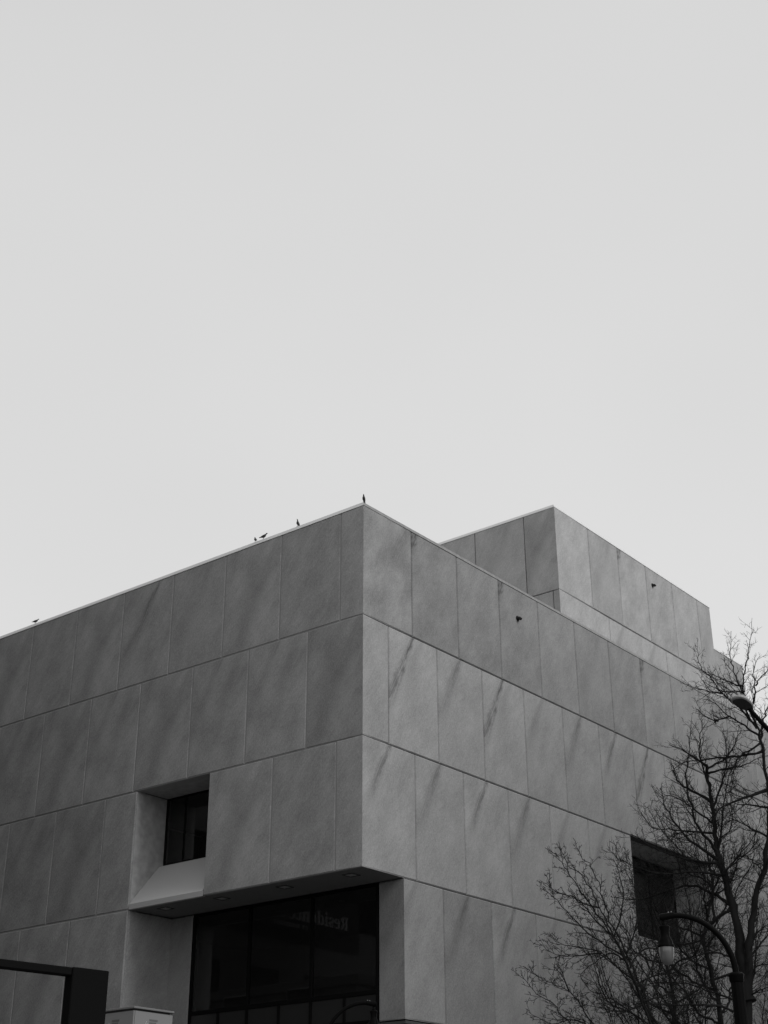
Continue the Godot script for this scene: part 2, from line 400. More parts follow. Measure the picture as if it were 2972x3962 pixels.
# One panel: local x to the right, y up, z outwards; its face lies on z = 0, its left lower corner at the origin.
# cut_left / cut_right: that side is mitred for the building's corner.
func panel_mesh(w: float, h: float, u0: float, v0: float, cut_left: bool, cut_right: bool) -> ArrayMesh:
	var key := "%.2f %.2f %.2f %.2f %s%s" % [w, h, u0, v0, cut_left, cut_right]
	if mesh_cache.has(key):
		return mesh_cache[key]
	var g := 0.014
	var c := 0.036
	var t := 0.047
	var xl := 0.001 if cut_left else g
	var xr := w - (0.001 if cut_right else g)
	var yb := g
	var yt := h - g
	var cl := 0.006 if cut_left else c
	var cr := 0.006 if cut_right else c
	var f := [Vector3(xl + cl, yb + c, 0), Vector3(xr - cr, yb + c, 0), Vector3(xr - cr, yt - c, 0), Vector3(xl + cl, yt - c, 0)]
	var e := [Vector3(xl, yb, -c), Vector3(xr, yb, -c), Vector3(xr, yt, -c), Vector3(xl, yt, -c)]
	if cut_left:
		e[0].z = -cl
		e[3].z = -cl
	if cut_right:
		e[1].z = -cr
		e[2].z = -cr
	var bl := xl + (t if cut_left else 0.0)
	var br := xr - (t if cut_right else 0.0)
	var b := [Vector3(bl, yb, -t), Vector3(br, yb, -t), Vector3(br, yt, -t), Vector3(bl, yt, -t)]
	var st := SurfaceTool.new()
	st.begin(Mesh.PRIMITIVE_TRIANGLES)
	var outs := [Vector3(0, -1, 0), Vector3(1, 0, 0), Vector3(0, 1, 0), Vector3(-1, 0, 0)]
	uvquad(st, f, Vector3(0, 0, 1), u0, v0)
	for i in 4:
		var k := (i + 1) % 4
		uvquad(st, [f[i], f[k], e[k], e[i]], outs[i] + Vector3(0, 0, 1), u0, v0)
		uvquad(st, [e[i], e[k], b[k], b[i]], outs[i], u0, v0)
	st.generate_normals()
	st.generate_tangents()
	var m := st.commit()
	mesh_cache[key] = m
	return m

func uvquad(st: SurfaceTool, q: Array, out: Vector3, u0: float, v0: float) -> void:
	var n: Vector3 = (q[2] - q[0]).cross(q[1] - q[0])
	var order := [0, 1, 2, 0, 2, 3] if n.dot(out) >= 0.0 else [0, 2, 1, 0, 3, 2]
	st.set_smooth_group(-1)
	for i in order:
		var p: Vector3 = q[i]
		st.set_uv(Vector2((p.x + u0) / TEX_W, 1.0 - (p.y + v0 + p.z) / TEX_H))
		st.add_vertex(p)

# A row of panels on a facade. faces_x: the facade that faces +x (runs along -z); else the one that faces +z (runs along -x).
# Distances are measured along the facade from its corner; joints: where the panels part.
func panel_row(parent: Node, faces_x: bool, corner: Vector3, y0: float, y1: float, joints: Array, looks: Array, cut_first := true) -> void:
	for i in joints.size() - 1:
		var a: float = joints[i]
		var b: float = joints[i + 1]
		var look: Array = looks[i % looks.size()] if i < looks.size() else [[0, 1, 2][rng.randi() % 3], 1.0]
		var w := b - a
		var full := 2.97
		var u0: float = look[2] if look.size() > 2 else (max(0.0, full - w) if i == 0 and not faces_x else 0.0)
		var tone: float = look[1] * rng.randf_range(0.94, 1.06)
		var mesh: ArrayMesh
		var h := y1 - y0
		var v0 := TEX_H - h
		if faces_x:
			mesh = panel_mesh(w, h, u0, v0, i == 0 and cut_first, false)
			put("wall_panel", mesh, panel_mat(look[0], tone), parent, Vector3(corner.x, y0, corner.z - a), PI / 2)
		else:
			mesh = panel_mesh(w, h, u0, v0, false, i == 0 and cut_first)
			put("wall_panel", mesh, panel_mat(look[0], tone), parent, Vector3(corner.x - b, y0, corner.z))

func steps(first: Array, start: float, step: float, stop: float) -> Array:
	var a := first.duplicate()
	var x := start
	while x < stop - 0.3:
		a.append(x)
		x += step
	a.append(stop)
	return a

# ---------------------------------------------------------------- the library
func build_library() -> void:
	var lib := thing("library_building", "large pale grey concrete building with staggered slab panels on the corner", "building", Vector3.ZERO)
	var top := S + 13.43
	var j1 := S + 9.03
	var j2 := S + 4.53
	var j3 := S
	var low := S - 4.58
	var right_end := 62.0
	var left_end := 34.0
	var O := Vector3.ZERO
	var pl := func(k: int, t: float) -> Array: return [k, t]
	# facade that faces +z (left in the photograph), top row down
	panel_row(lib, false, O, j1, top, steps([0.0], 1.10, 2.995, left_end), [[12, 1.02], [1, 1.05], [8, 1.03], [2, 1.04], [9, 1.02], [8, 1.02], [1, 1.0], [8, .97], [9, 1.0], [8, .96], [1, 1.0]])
	panel_row(lib, false, O, j2, j1, steps([0.0], 2.63, 2.995, left_end), [[8, .94], [11, .99], [11, .97], [8, 1.0], [11, 1.0], [8, .96], [11, .95], [8, 1.0], [11, .95], [8, 1.0]])
	panel_row(lib, false, O, j3, j2, [0.0, 1.19, 4.19, 7.43], [[12, .98], [1, .98], [8, 1.03]])
	panel_row(lib, false, O, j3, j2, steps([11.36], 13.17, 2.995, left_end), [[1, .95], [8, .9], [11, .88], [8, .88], [1, .9]], false)  # tones lowered: the lower wall's shade is put into the colour
	panel_row(lib, false, O, low, j3, steps([11.37], 14.68, 2.995, left_end), [[1, .94], [8, .92], [11, .9], [8, .92]], false)  # darkened in colour for the shade low on the wall
	# facade that faces +x (right in the photograph)
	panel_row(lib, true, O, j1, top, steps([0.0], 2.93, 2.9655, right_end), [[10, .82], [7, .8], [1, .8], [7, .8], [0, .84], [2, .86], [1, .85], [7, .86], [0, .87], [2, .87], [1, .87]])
	panel_row(lib, true, O, j2, j1, steps([0.0], 1.48, 2.9655, right_end), [[0, 1.02], [3, 1.08], [4, 1.06], [3, 1.07], [6, 1.03], [4, 1.03], [5, 1.0], [3, 1.0], [6, 1.0], [4, 1.0]])
	panel_row(lib, true, O, j3, j2, steps([0.0], 2.99, 2.9655, 18.43), [[5, 1.16], [4, 1.14], [5, 1.12], [4, 1.1], [6, 1.08], [6, 1.06], [0, 1.06]])  # row toned up to carry the light near the corner
	panel_row(lib, true, O, j3, j2, steps([25.75], 26.7, 2.9655, right_end), [[0, 1.0], [6, 1.0], [4, 1.0]], false)
	var lo4 := steps([2.24], 4.53, 2.9655, right_end)
	panel_row(lib, true, O, low, j3, lo4, [[6, .98, 0.73], [4, .84], [5, .98], [6, .97], [4, .97], [6, .97]])  # row toned down to carry the shade low on this side
	# backing walls behind the joints, in pieces round the openings
	var D := 0.05
	var T := 0.4
	var E := 0.024                   # pale sealant, nearly flush, on this facade
	var sealant := mat(0.34, 0.9)
	box_part("backing_wall", Vector3(-left_end, j2, -D - T), Vector3(-D, top - 0.05, -E), sealant, lib)
	box_part("backing_wall", Vector3(-7.43 + 0.03, j3 + 0.02, -D - T), Vector3(-D, j2, -E), sealant, lib)
	box_part("backing_wall", Vector3(-left_end, low + 0.02, -D - T), Vector3(-11.36 - D, j2, -E), sealant, lib)
	box_part("backing_wall", Vector3(-D - T, j2, -right_end), Vector3(-D, top, -D - T), joint_mat, lib)
	box_part("backing_wall", Vector3(-D - T, j3 + 0.02, -18.43 + D), Vector3(-D, j2, -D - T), joint_mat, lib)
	box_part("backing_wall", Vector3(-D - T, low + 0.02, -right_end), Vector3(-D, j3 + 0.02, -2.24 - D), joint_mat, lib)
	box_part("backing_wall", Vector3(-D - T, j3 + 0.02, -right_end), Vector3(-D, j2, -25.75 - D), joint_mat, lib)
	# roof, floor above the overhang, rear walls
	box_part("roof_slab", Vector3(-left_end, top - 0.9, -right_end), Vector3(-0.5, top - 0.6, -0.5), plain_concrete, lib)
	box_part("floor_slab", Vector3(-left_end, j3 + 0.05, -right_end), Vector3(-0.5, j3 + 0.3, -0.5), plain_concrete, lib)
	box_part("floor_slab", Vector3(-left_end, low + 0.02, -right_end), Vector3(-0.5, low + 0.3, -2.9), plain_concrete, lib)
	box_part("rear_wall", Vector3(-left_end, 0, -right_end - 0.4), Vector3(-0.1, top, -right_end - 0.01), plain_concrete, lib)
	box_part("rear_wall", Vector3(-left_end - 0.4, 0, -right_end), Vector3(-left_end - 0.01, top, -0.1), plain_concrete, lib)
	# metal coping along both parapets
	coping_run(lib, false, Vector3(0, top + 0.004, 0), left_end, 0.5, flash_metal)
	coping_run(lib, true, Vector3(0, top + 0.004, 0), right_end, 0.5, grimy_metal)
	# storeys below: ground floor set back under the building
	box_part("ground_floor_wall", Vector3(-left_end + 2, 0, -right_end + 2), Vector3(-3.2, low - 0.12, -5.6), mat(0.03, 0.3), lib)
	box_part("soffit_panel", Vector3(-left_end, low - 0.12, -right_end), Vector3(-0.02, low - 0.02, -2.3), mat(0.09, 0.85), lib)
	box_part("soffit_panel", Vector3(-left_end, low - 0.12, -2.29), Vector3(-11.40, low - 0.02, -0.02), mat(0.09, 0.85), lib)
	for x in [-0.9, -12.2, -22.0, -31.0]:
		box_part("column", Vector3(x - 0.5, 0, -3.6), Vector3(x + 0.5, low - 0.12, -2.6), plain_concrete, lib, 0.03)
	build_overhang(lib)
	build_window(lib)
	build_side_opening(lib)
	for p in [Vector3(0, S + 12.1, -10.2), Vector3(0, S + 12.26, -28.25), Vector3(-2.41, S + 20.2, -27.55)]:
		drain_spout(lib, p)
	build_penthouse(lib)

func drain_spout(lib: Node, p: Vector3) -> void:
	var black := mat(0.012, 0.6)
	var d := put("drain_spout", tube([Vector3(-0.02, 0, 0), Vector3(0.06, 0, 0), Vector3(0.12, -0.015, 0), Vector3(0.17, -0.07, 0)], [0.075, 0.075, 0.07, 0.06], 14), black, lib, p)
	put("flange", tube([Vector3(0.001, 0, 0), Vector3(0.02, 0, 0), Vector3(0.03, 0, 0)], [0.12, 0.12, 0.09], 18), black, d)

func build_overhang(lib: Node) -> void:
	# underside: soffit panels, set up a little behind the lower edge of the wall panels
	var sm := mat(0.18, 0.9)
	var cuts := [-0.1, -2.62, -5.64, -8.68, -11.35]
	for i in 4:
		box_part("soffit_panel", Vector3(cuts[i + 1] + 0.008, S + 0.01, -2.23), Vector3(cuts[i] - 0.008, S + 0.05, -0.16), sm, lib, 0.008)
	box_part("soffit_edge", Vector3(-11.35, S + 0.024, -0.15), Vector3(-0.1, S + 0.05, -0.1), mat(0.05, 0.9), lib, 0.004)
	for x in [-1.11, -4.14, -7.21, -10.14]:
		var d := put("downlight", frame_mesh(0.23, 0.04, 0.03), mat(0.07, 0.5), lib, Vector3(x, S + 0.003, -0.76))
		put("lens", bev_box(Vector3(-0.185, 0, -0.185), Vector3(0.185, 0.012, 0.185), 0.004), mat(0.42, 0.35), d)
	# side of the recess, its return, and the pier at the corner
	var low := S - 4.58
	put("wall_panel", panel_mesh(2.3, S - low, 0.3, 0.0, false, false), panel_mat(1, 0.88), lib, Vector3(-11.36, low, -0.05), PI / 2)
	put("wall_panel", panel_mesh(1.25, S - low, 1.1, 0.0, false, false), panel_mat(2, 0.88), lib, Vector3(-11.42, low, -2.225))
	box_part("backing_wall", Vector3(-11.9, low + 0.02, -2.6), Vector3(-10.2, S, -2.35), joint_mat, lib)
	put("wall_panel", panel_mesh(1.12, S - low, 1.6, 0.0, false, true), panel_mat(8, 0.76), lib, Vector3(-1.12, low, -2.24))  # same concrete, darkened to carry the recess's shade
	box_part("backing_wall", Vector3(-1.1, low + 0.02, -2.75), Vector3(-0.12, S, -2.345), joint_mat, lib)
	# glazing
	var gz := -2.30
	var ty := S - 3.6
	box_part("head_frame", Vector3(-10.17, S - 0.10, gz - 0.06), Vector3(-1.12, S + 0.008, gz + 0.05), dark_frame, lib, 0.006)
	box_part("transom", Vector3(-10.17, ty - 0.07, gz - 0.06), Vector3(-1.12, ty + 0.07, gz + 0.06), dark_frame, lib, 0.006)
	box_part("sill_frame", Vector3(-10.17, low + 0.01, gz - 0.06), Vector3(-1.12, low + 0.1, gz + 0.06), dark_frame, lib, 0.006)
	for x in [-10.12, -7.20, -4.16, -1.18]:
		box_part("mullion", Vector3(x - 0.05, low + 0.1, gz - 0.07), Vector3(x + 0.05, S - 0.1, gz + 0.065), dark_frame, lib, 0.006)
	for x in [-8.65, -5.66, -2.64]:
		box_part("mullion", Vector3(x - 0.05, low + 0.1, gz - 0.06), Vector3(x + 0.05, ty - 0.07, gz + 0.055), dark_frame, lib, 0.006)
	var xs := [-10.12, -7.20, -4.16, -1.18]
	for i in 3:
		box_part("pane", Vector3(xs[i] + 0.05, ty + 0.07, gz - 0.006), Vector3(xs[i + 1] - 0.05, S - 0.1, gz + 0.006), glass, lib, 0.001)
	var xl := [-10.12, -8.65, -7.20, -5.66, -4.16, -2.64, -1.18]
	var spandrel := mat(0.028, 0.25)
	for i in 6:
		box_part("spandrel_panel", Vector3(xl[i] + 0.05, low + 0.1, gz - 0.01), Vector3(xl[i + 1] - 0.05, ty - 0.07, gz + 0.01), spandrel, lib, 0.003)
	# room behind the glass
	var room := mat(0.35, 0.9)
	box_part("inner_wall", Vector3(-14, low + 0.3, -9.4), Vector3(-0.5, S, -9.2), room, lib)
	box_part("inner_wall", Vector3(-14.2, low + 0.3, -9.2), Vector3(-14.0, S, -2.6), room, lib)
	box_part("inner_ceiling", Vector3(-14, S - 0.06, -9.2), Vector3(-0.5, S + 0.04, -2.42), room, lib)

func frame_mesh(half: float, width: float, height: float) -> ArrayMesh:
	var st := SurfaceTool.new()
	st.begin(Mesh.PRIMITIVE_TRIANGLES)
	var i := half - width
	add_bev(st, Vector3(-half, -0.02, -half), Vector3(half, height - 0.02, -i), 0.005)
	add_bev(st, Vector3(-half, -0.02, i), Vector3(half, height - 0.02, half), 0.005)
	add_bev(st, Vector3(-half, -0.02, -i), Vector3(-i, height - 0.02, i), 0.005)
	add_bev(st, Vector3(i, -0.02, -i), Vector3(half, height - 0.02, i), 0.005)
	st.generate_normals()
	return st.commit()

func build_window(lib: Node) -> void:
	var xl := -11.36
	var xr := -7.43
	var zg := -1.62
	var w := put("window", frame_rect(Vector3(xl + 0.01, S + 1.9, zg - 0.05), Vector3(xr - 0.01, S + 4.53, zg + 0.04), 0.06), dark_frame, lib)
	box_part("pane", Vector3(xl + 0.07, S + 1.96, zg - 0.006), Vector3(xr - 0.07, S + 4.47, zg + 0.006), glass, w, 0.001)
	var xm := -10.28
	box_part("mullion", Vector3(xm - 0.03, S + 1.96, zg - 0.045), Vector3(xm + 0.03, S + 4.47, zg + 0.03), dark_frame, w, 0.004)
	# sloping sill with a low lip
	var st := SurfaceTool.new()
	st.begin(Mesh.PRIMITIVE_TRIANGLES)
	var prof := [Vector2(0.0, 0.005), Vector2(0.0, 0.20), Vector2(-0.02, 0.225), Vector2(-1.40, 1.84), Vector2(zg + 0.04, 1.895), Vector2(zg - 0.05, 1.895), Vector2(zg - 0.05, 0.07), Vector2(-0.155, 0.07), Vector2(-0.155, 0.005)]
	for i in prof.size():
		var p: Vector2 = prof[i]
		var q: Vector2 = prof[(i + 1) % prof.size()]
		var nrm := Vector3(0, q.x - p.x, -(q.y - p.y))
		if nrm.dot(Vector3(0, (p.y + q.y) / 2 - 0.7, (p.x + q.x) / 2 + 0.9)) < 0:
			nrm = -nrm
		quad(st, Vector3(xl + 0.012, S + p.y, p.x), Vector3(xr - 0.016, S + p.y, p.x), Vector3(xr - 0.016, S + q.y, q.x), Vector3(xl + 0.012, S + q.y, q.x), nrm)
	for x in [xl + 0.012, xr - 0.016]:
		var o := Vector3(-1 if x < -9 else 1, 0, 0)
		for i in range(1, prof.size() - 1):
			tri(st, Vector3(x, S + prof[0].y, prof[0].x), Vector3(x, S + prof[i].y, prof[i].x), Vector3(x, S + prof[i + 1].y, prof[i + 1].x), o)
	st.generate_normals()
	put("sill", st.commit(), mat(0.5, 0.9), w)
	# jambs and head of the deep opening
	box_part("jamb", Vector3(xl - 0.098, S + 0.02, zg - 0.2), Vector3(xl, S + 4.52, -0.052), plain_concrete, w, 0.006)
	box_part("jamb", Vector3(xr, S + 0.02, zg - 0.2), Vector3(xr + 0.1, S + 4.52, -0.052), plain_concrete, w, 0.006)
	box_part("head", Vector3(xl, S + 4.545, zg - 0.2), Vector3(xr, S + 4.64, -0.2), plain_concrete, w, 0.006)
	# closed room behind
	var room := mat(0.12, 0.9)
	box_part("inner_wall", Vector3(-15, S + 0.3, -7.2), Vector3(-4, S + 4.6, -7.0), room, lib)
	box_part("inner_wall", Vector3(-15.2, S + 0.3, -7.0), Vector3(-15.0, S + 4.6, -0.5), room, lib)
	box_part("inner_wall", Vector3(-4.0, S + 0.3, -7.0), Vector3(-3.8, S + 4.6, -0.5), room, lib)
	box_part("inner_ceiling", Vector3(-15, S + 4.66, -7.2), Vector3(-4, S + 4.8, -0.5), room, lib)

func frame_rect(a: Vector3, b: Vector3, t: float) -> ArrayMesh:
	var st := SurfaceTool.new()
	st.begin(Mesh.PRIMITIVE_TRIANGLES)
	var along_x := absf(b.x - a.x) > absf(b.z - a.z)
	add_bev(st, a, Vector3(b.x, a.y + t, b.z), 0.005)
	add_bev(st, Vector3(a.x, b.y - t, a.z), b, 0.005)
	if along_x:
		add_bev(st, Vector3(a.x, a.y + t, a.z), Vector3(a.x + t, b.y - t, b.z), 0.005)
		add_bev(st, Vector3(b.x - t, a.y + t, a.z), Vector3(b.x, b.y - t, b.z), 0.005)
	else:
		add_bev(st, Vector3(a.x, a.y + t, a.z), Vector3(b.x, b.y - t, a.z + t), 0.005)
		add_bev(st, Vector3(a.x, a.y + t, b.z - t), Vector3(b.x, b.y - t, b.z), 0.005)
	st.generate_normals()
	return st.commit()

func build_side_opening(lib: Node) -> void:
	var za := -25.75
	var zb := -18.43
	var xg := -1.9
	var w := put("window", frame_rect(Vector3(xg - 0.05, S + 0.3, za + 0.02), Vector3(xg + 0.04, S + 4.5, zb - 0.02), 0.07), dark_frame, lib)
	for k in 3:
		var a := lerpf(zb - 0.09, za + 0.09, k / 3.0)
		var b := lerpf(zb - 0.09, za + 0.09, (k + 1) / 3.0)
		box_part("pane", Vector3(xg - 0.006, S + 0.37, b + 0.03), Vector3(xg + 0.006, S + 4.43, a - 0.03), glass, w, 0.001)
		if k > 0:
			box_part("mullion", Vector3(xg - 0.045, S + 0.37, a - 0.03), Vector3(xg + 0.03, S + 4.43, a + 0.03), dark_frame, w, 0.004)
	box_part("jamb", Vector3(xg - 0.1, S + 0.02, zb), Vector3(-0.052, S + 4.52, zb + 0.09), plain_concrete, w, 0.006)
	box_part("jamb", Vector3(xg - 0.1, S + 0.02, za - 0.098), Vector3(-0.052, S + 4.52, za), plain_concrete, w, 0.006)
	box_part("head", Vector3(xg - 0.1, S + 4.545, za), Vector3(-0.12, S + 4.62, zb), plain_concrete, w, 0.006)
	box_part("sill", Vector3(xg - 0.1, S + 0.005, za + 0.01), Vector3(-0.01, S + 0.28, zb - 0.01), plain_concrete, w, 0.01)
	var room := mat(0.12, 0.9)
	box_part("inner_wall", Vector3(-9.2, S + 0.3, -29), Vector3(-9.0, S + 4.6, -15), room, lib)
	box_part("inner_wall", Vector3(-9.0, S + 0.3, -29), Vector3(-0.5, S + 4.6, -28.8), room, lib)
	box_part("inner_wall", Vector3(-9.0, S + 0.3, -15.2), Vector3(-0.5, S + 4.6, -15), room, lib)
	box_part("inner_ceiling", Vector3(-9.2, S + 4.66, -29), Vector3(-0.5, S + 4.8, -15), room, lib)

func build_penthouse(lib: Node) -> void:
	var c := Vector3(-2.41, 0, -17.78)
	var top := S + 21.14
	var j := S + 16.70
	var base := S + 12.6
	panel_row(lib, true, c, j, top, [0.0, 3.15, 6.1155, 9.081, 12.0465, 15.012, 16.65], [[0, 1.12], [2, 1.1], [7, 1.1], [1, 1.08], [0, 1.1], [2, 1.1]])
	panel_row(lib, true, c, base, j, [0.0, 4.67, 10.6, 16.6], [[0, 1.28], [6, 1.22], [2, 1.2]])
	panel_row(lib, false, c, j, top, [0.0, 1.84, 4.83, 7.83, 10.8, 13.8], [[8, 1.12], [2, 1.24], [0, 1.24], [1, 1.24], [2, 1.24]])  # tones raised to stand in for light on this face
	panel_row(lib, false, c, base, j, [0.0, 0.37, 3.37, 6.4, 9.4, 13.8], [[2, 1.0], [2, 1.03], [0, 1.0], [1, 1.0], [2, 1.0]])
	box_part("backing_wall", Vector3(c.x - 13.8, base, c.z - 16.6), Vector3(c.x - 0.1, top, c.z - 0.1), joint_mat, lib)
	coping_run(lib, false, Vector3(c.x, top + 0.004, c.z), 13.8, 0.5, flash_metal)
	coping_run(lib, true, Vector3(c.x, top + 0.004, c.z), 16.67, 0.5, flash_metal)
	box_part("roof_slab", Vector3(c.x - 13.6, top + 0.01, c.z - 16.4), Vector3(c.x - 0.4, top + 0.05, c.z - 0.4), plain_concrete, lib)
	# lower block behind its far end
	var f := Vector3(-2.61, 0, -34.46)
	panel_row(lib, true, f, base, j, [0.0, 4.04], [[2, 1.08]], false)
	panel_row(lib, true, f, j, S + 18.78, [0.0, 4.04], [[1, 0.98]], false)
	box_part("backing_wall", Vector3(f.x - 11.0, base, f.z - 4.0), Vector3(f.x - 0.1, S + 18.78, f.z - 0.01), joint_mat, lib)
	coping_run(lib, true, Vector3(f.x, S + 18.784, f.z), 4.06, 0.5, flash_metal, false)

# Sheet-metal coping in lengths that lap a little: a sloping outer face over the panels' top edge, flat on top.
func coping_run(lib: Node, faces_x: bool, corner: Vector3, length: float, depth: float, metal: Material, mitre := true) -> void:
	var a := 0.0
	var k := 0
	while a < length - 0.05:
		var b := minf(a + (5.99 if k > 0 else 4.4), length)
		var lift := 0.004 * (k % 2)
		var prof := [Vector2(0.008, -0.03), Vector2(0.012, -0.02 + lift), Vector2(-0.075, 0.155 + lift), Vector2(-depth, 0.165 + lift), Vector2(-depth, 0.004), Vector2(-0.034, 0.004), Vector2(-0.001, -0.03)]
		var st := SurfaceTool.new()
		st.begin(Mesh.PRIMITIVE_TRIANGLES)
		var pt := func(along: float, p: Vector2) -> Vector3:
			var m := along
			if k == 0 and along == a and mitre:
				m = -p.x           # mitred at the corner
			return Vector3(corner.x + p.x, corner.y + p.y, corner.z - m) if faces_x else Vector3(corner.x - m, corner.y + p.y, corner.z + p.x)
		for i in prof.size():
			var p: Vector2 = prof[i]
			var q: Vector2 = prof[(i + 1) % prof.size()]
			var o2 := (p + q) / 2.0 - Vector2(-0.2, 0.06)
			var e2 := q - p
			var n2 := Vector2(e2.y, -e2.x)
			if n2.dot(o2) < 0:
				n2 = -n2
			var n3 := Vector3(n2.x, n2.y, 0) if faces_x else Vector3(0, n2.y, n2.x)
			quad(st, pt.call(a, p), pt.call(b, p), pt.call(b, q), pt.call(a, q), n3)
		for e in [a, b]:
			var out := (Vector3(0, 0, 1) if faces_x else Vector3(1, 0, 0)) * (1.0 if e == a else -1.0)
			for i in range(1, prof.size() - 1):
				tri(st, pt.call(e, prof[0]), pt.call(e, prof[i]), pt.call(e, prof[i + 1]), out)
		st.generate_normals()
		put("coping", st.commit(), metal, lib)
		a = b
		k += 1

# ---------------------------------------------------------------- street lamps
func street_lamp(at: Vector3, arm_dir: Vector3, label: String) -> void:
	var t := thing("street_lamp", label, "street lamp", at, "curved-arm street lamps")
	put("base", lathe([Vector2(0.0, 0.0), Vector2(0.30, 0.001), Vector2(0.30, 0.1), Vector2(0.26, 0.16), Vector2(0.25, 0.7), Vector2(0.2, 0.82), Vector2(0.17, 0.9)], 20), black_metal, t)
	# fluted post
	var st := SurfaceTool.new()
	st.begin(Mesh.PRIMITIVE_TRIANGLES)
	var sides := 48
	st.set_smooth_group(0)
	for j in sides:
		var pa := []
		for e in [j, j + 1]:
			var a = TAU * e / sides
			var fl := 1.0 - 0.05 * (0.5 + 0.5 * cos(a * 12.0))
			for y in [0.88, 5.82]:
				var r: float = (0.155 if y < 2 else 0.125) * fl
				pa.append(Vector3(cos(a) * r, y, sin(a) * r))
		for k in [0, 2, 3, 0, 3, 1]:
			st.add_vertex(pa[k])
	st.generate_normals()
	put("post", st.commit(), black_metal, t)
	put("collar", lathe([Vector2(0.0, 5.80), Vector2(0.12, 5.801), Vector2(0.145, 5.84), Vector2(0.145, 5.92), Vector2(0.155, 5.94), Vector2(0.155, 5.97), Vector2(0.12, 6.0), Vector2(0.06, 6.01), Vector2(0, 6.011)], 24), black_metal, t)
	# bent arm: rises from the collar and bows over to the pendant
	var pts := []
	var radii := []
	for i in 25:
		var a := PI * 0.5 * 1.12 * i / 24.0
		pts.append(Vector3(0, 6.0, 0) + arm_dir * (1.09 * (1.0 - cos(a))) + Vector3(0, 1.12 * sin(a), 0))
		radii.append(lerpf(0.062, 0.05, i / 24.0))
	put("arm", tube(pts, radii, 14), black_metal, t)
	var e: Vector3 = pts[-1]
	var dir: Vector3 = (pts[-1] - pts[-2]).normalized()
	var head := put("arm_clamp", tube([e - dir * 0.16, e - dir * 0.15, e - dir * 0.05, e + dir * 0.04, e + dir * 0.11, e + dir * 0.135], [0.055, 0.066, 0.066, 0.072, 0.07, 0.04], 14), black_metal, t)
	for k in [-0.12, -0.06]:
		put("bolt", tube([e + dir * k + Vector3(0, 0.05, 0), e + dir * k + Vector3(0, 0.085, 0)], [0.016, 0.014], 8), mat(0.25, 0.3, 0.8), head)
	var hang := e + dir * 0.05
	var drop := Node3D.new()
	drop.name = "pendant"
	t.add_child(drop)
	drop.position = hang
	put("stem", lathe([Vector2(0, -0.18), Vector2(0.03, -0.179), Vector2(0.045, -0.15), Vector2(0.028, -0.12), Vector2(0.03, -0.07), Vector2(0.05, -0.05), Vector2(0.05, 0.0)], 16), black_metal, drop)
	put("hood", lathe([Vector2(0.165, -0.60), Vector2(0.17, -0.585), Vector2(0.17, -0.56), Vector2(0.15, -0.54), Vector2(0.145, -0.50), Vector2(0.125, -0.44), Vector2(0.10, -0.40), Vector2(0.092, -0.36), Vector2(0.094, -0.28), Vector2(0.108, -0.21), Vector2(0.112, -0.195), Vector2(0.095, -0.175), Vector2(0.0, -0.17)], 28), black_metal, drop)
	put("globe", lathe([Vector2(0.0, -0.945), Vector2(0.035, -0.94), Vector2(0.07, -0.92), Vector2(0.105, -0.88), Vector2(0.13, -0.82), Vector2(0.148, -0.74), Vector2(0.155, -0.66), Vector2(0.155, -0.60), Vector2(0.15, -0.575)], 32), globe_glass(), drop)

func globe_glass() -> StandardMaterial3D:
	if not mat_cache.has("globe"):
		var m := mat(0.16, 0.12)
		m.transparency = BaseMaterial3D.TRANSPARENCY_ALPHA
		m.albedo_color.a = 0.82
		m.clearcoat_enabled = true
		m.clearcoat = 0.6
		m.clearcoat_roughness = 0.05
		mat_cache["globe"] = m
	return mat_cache["globe"]

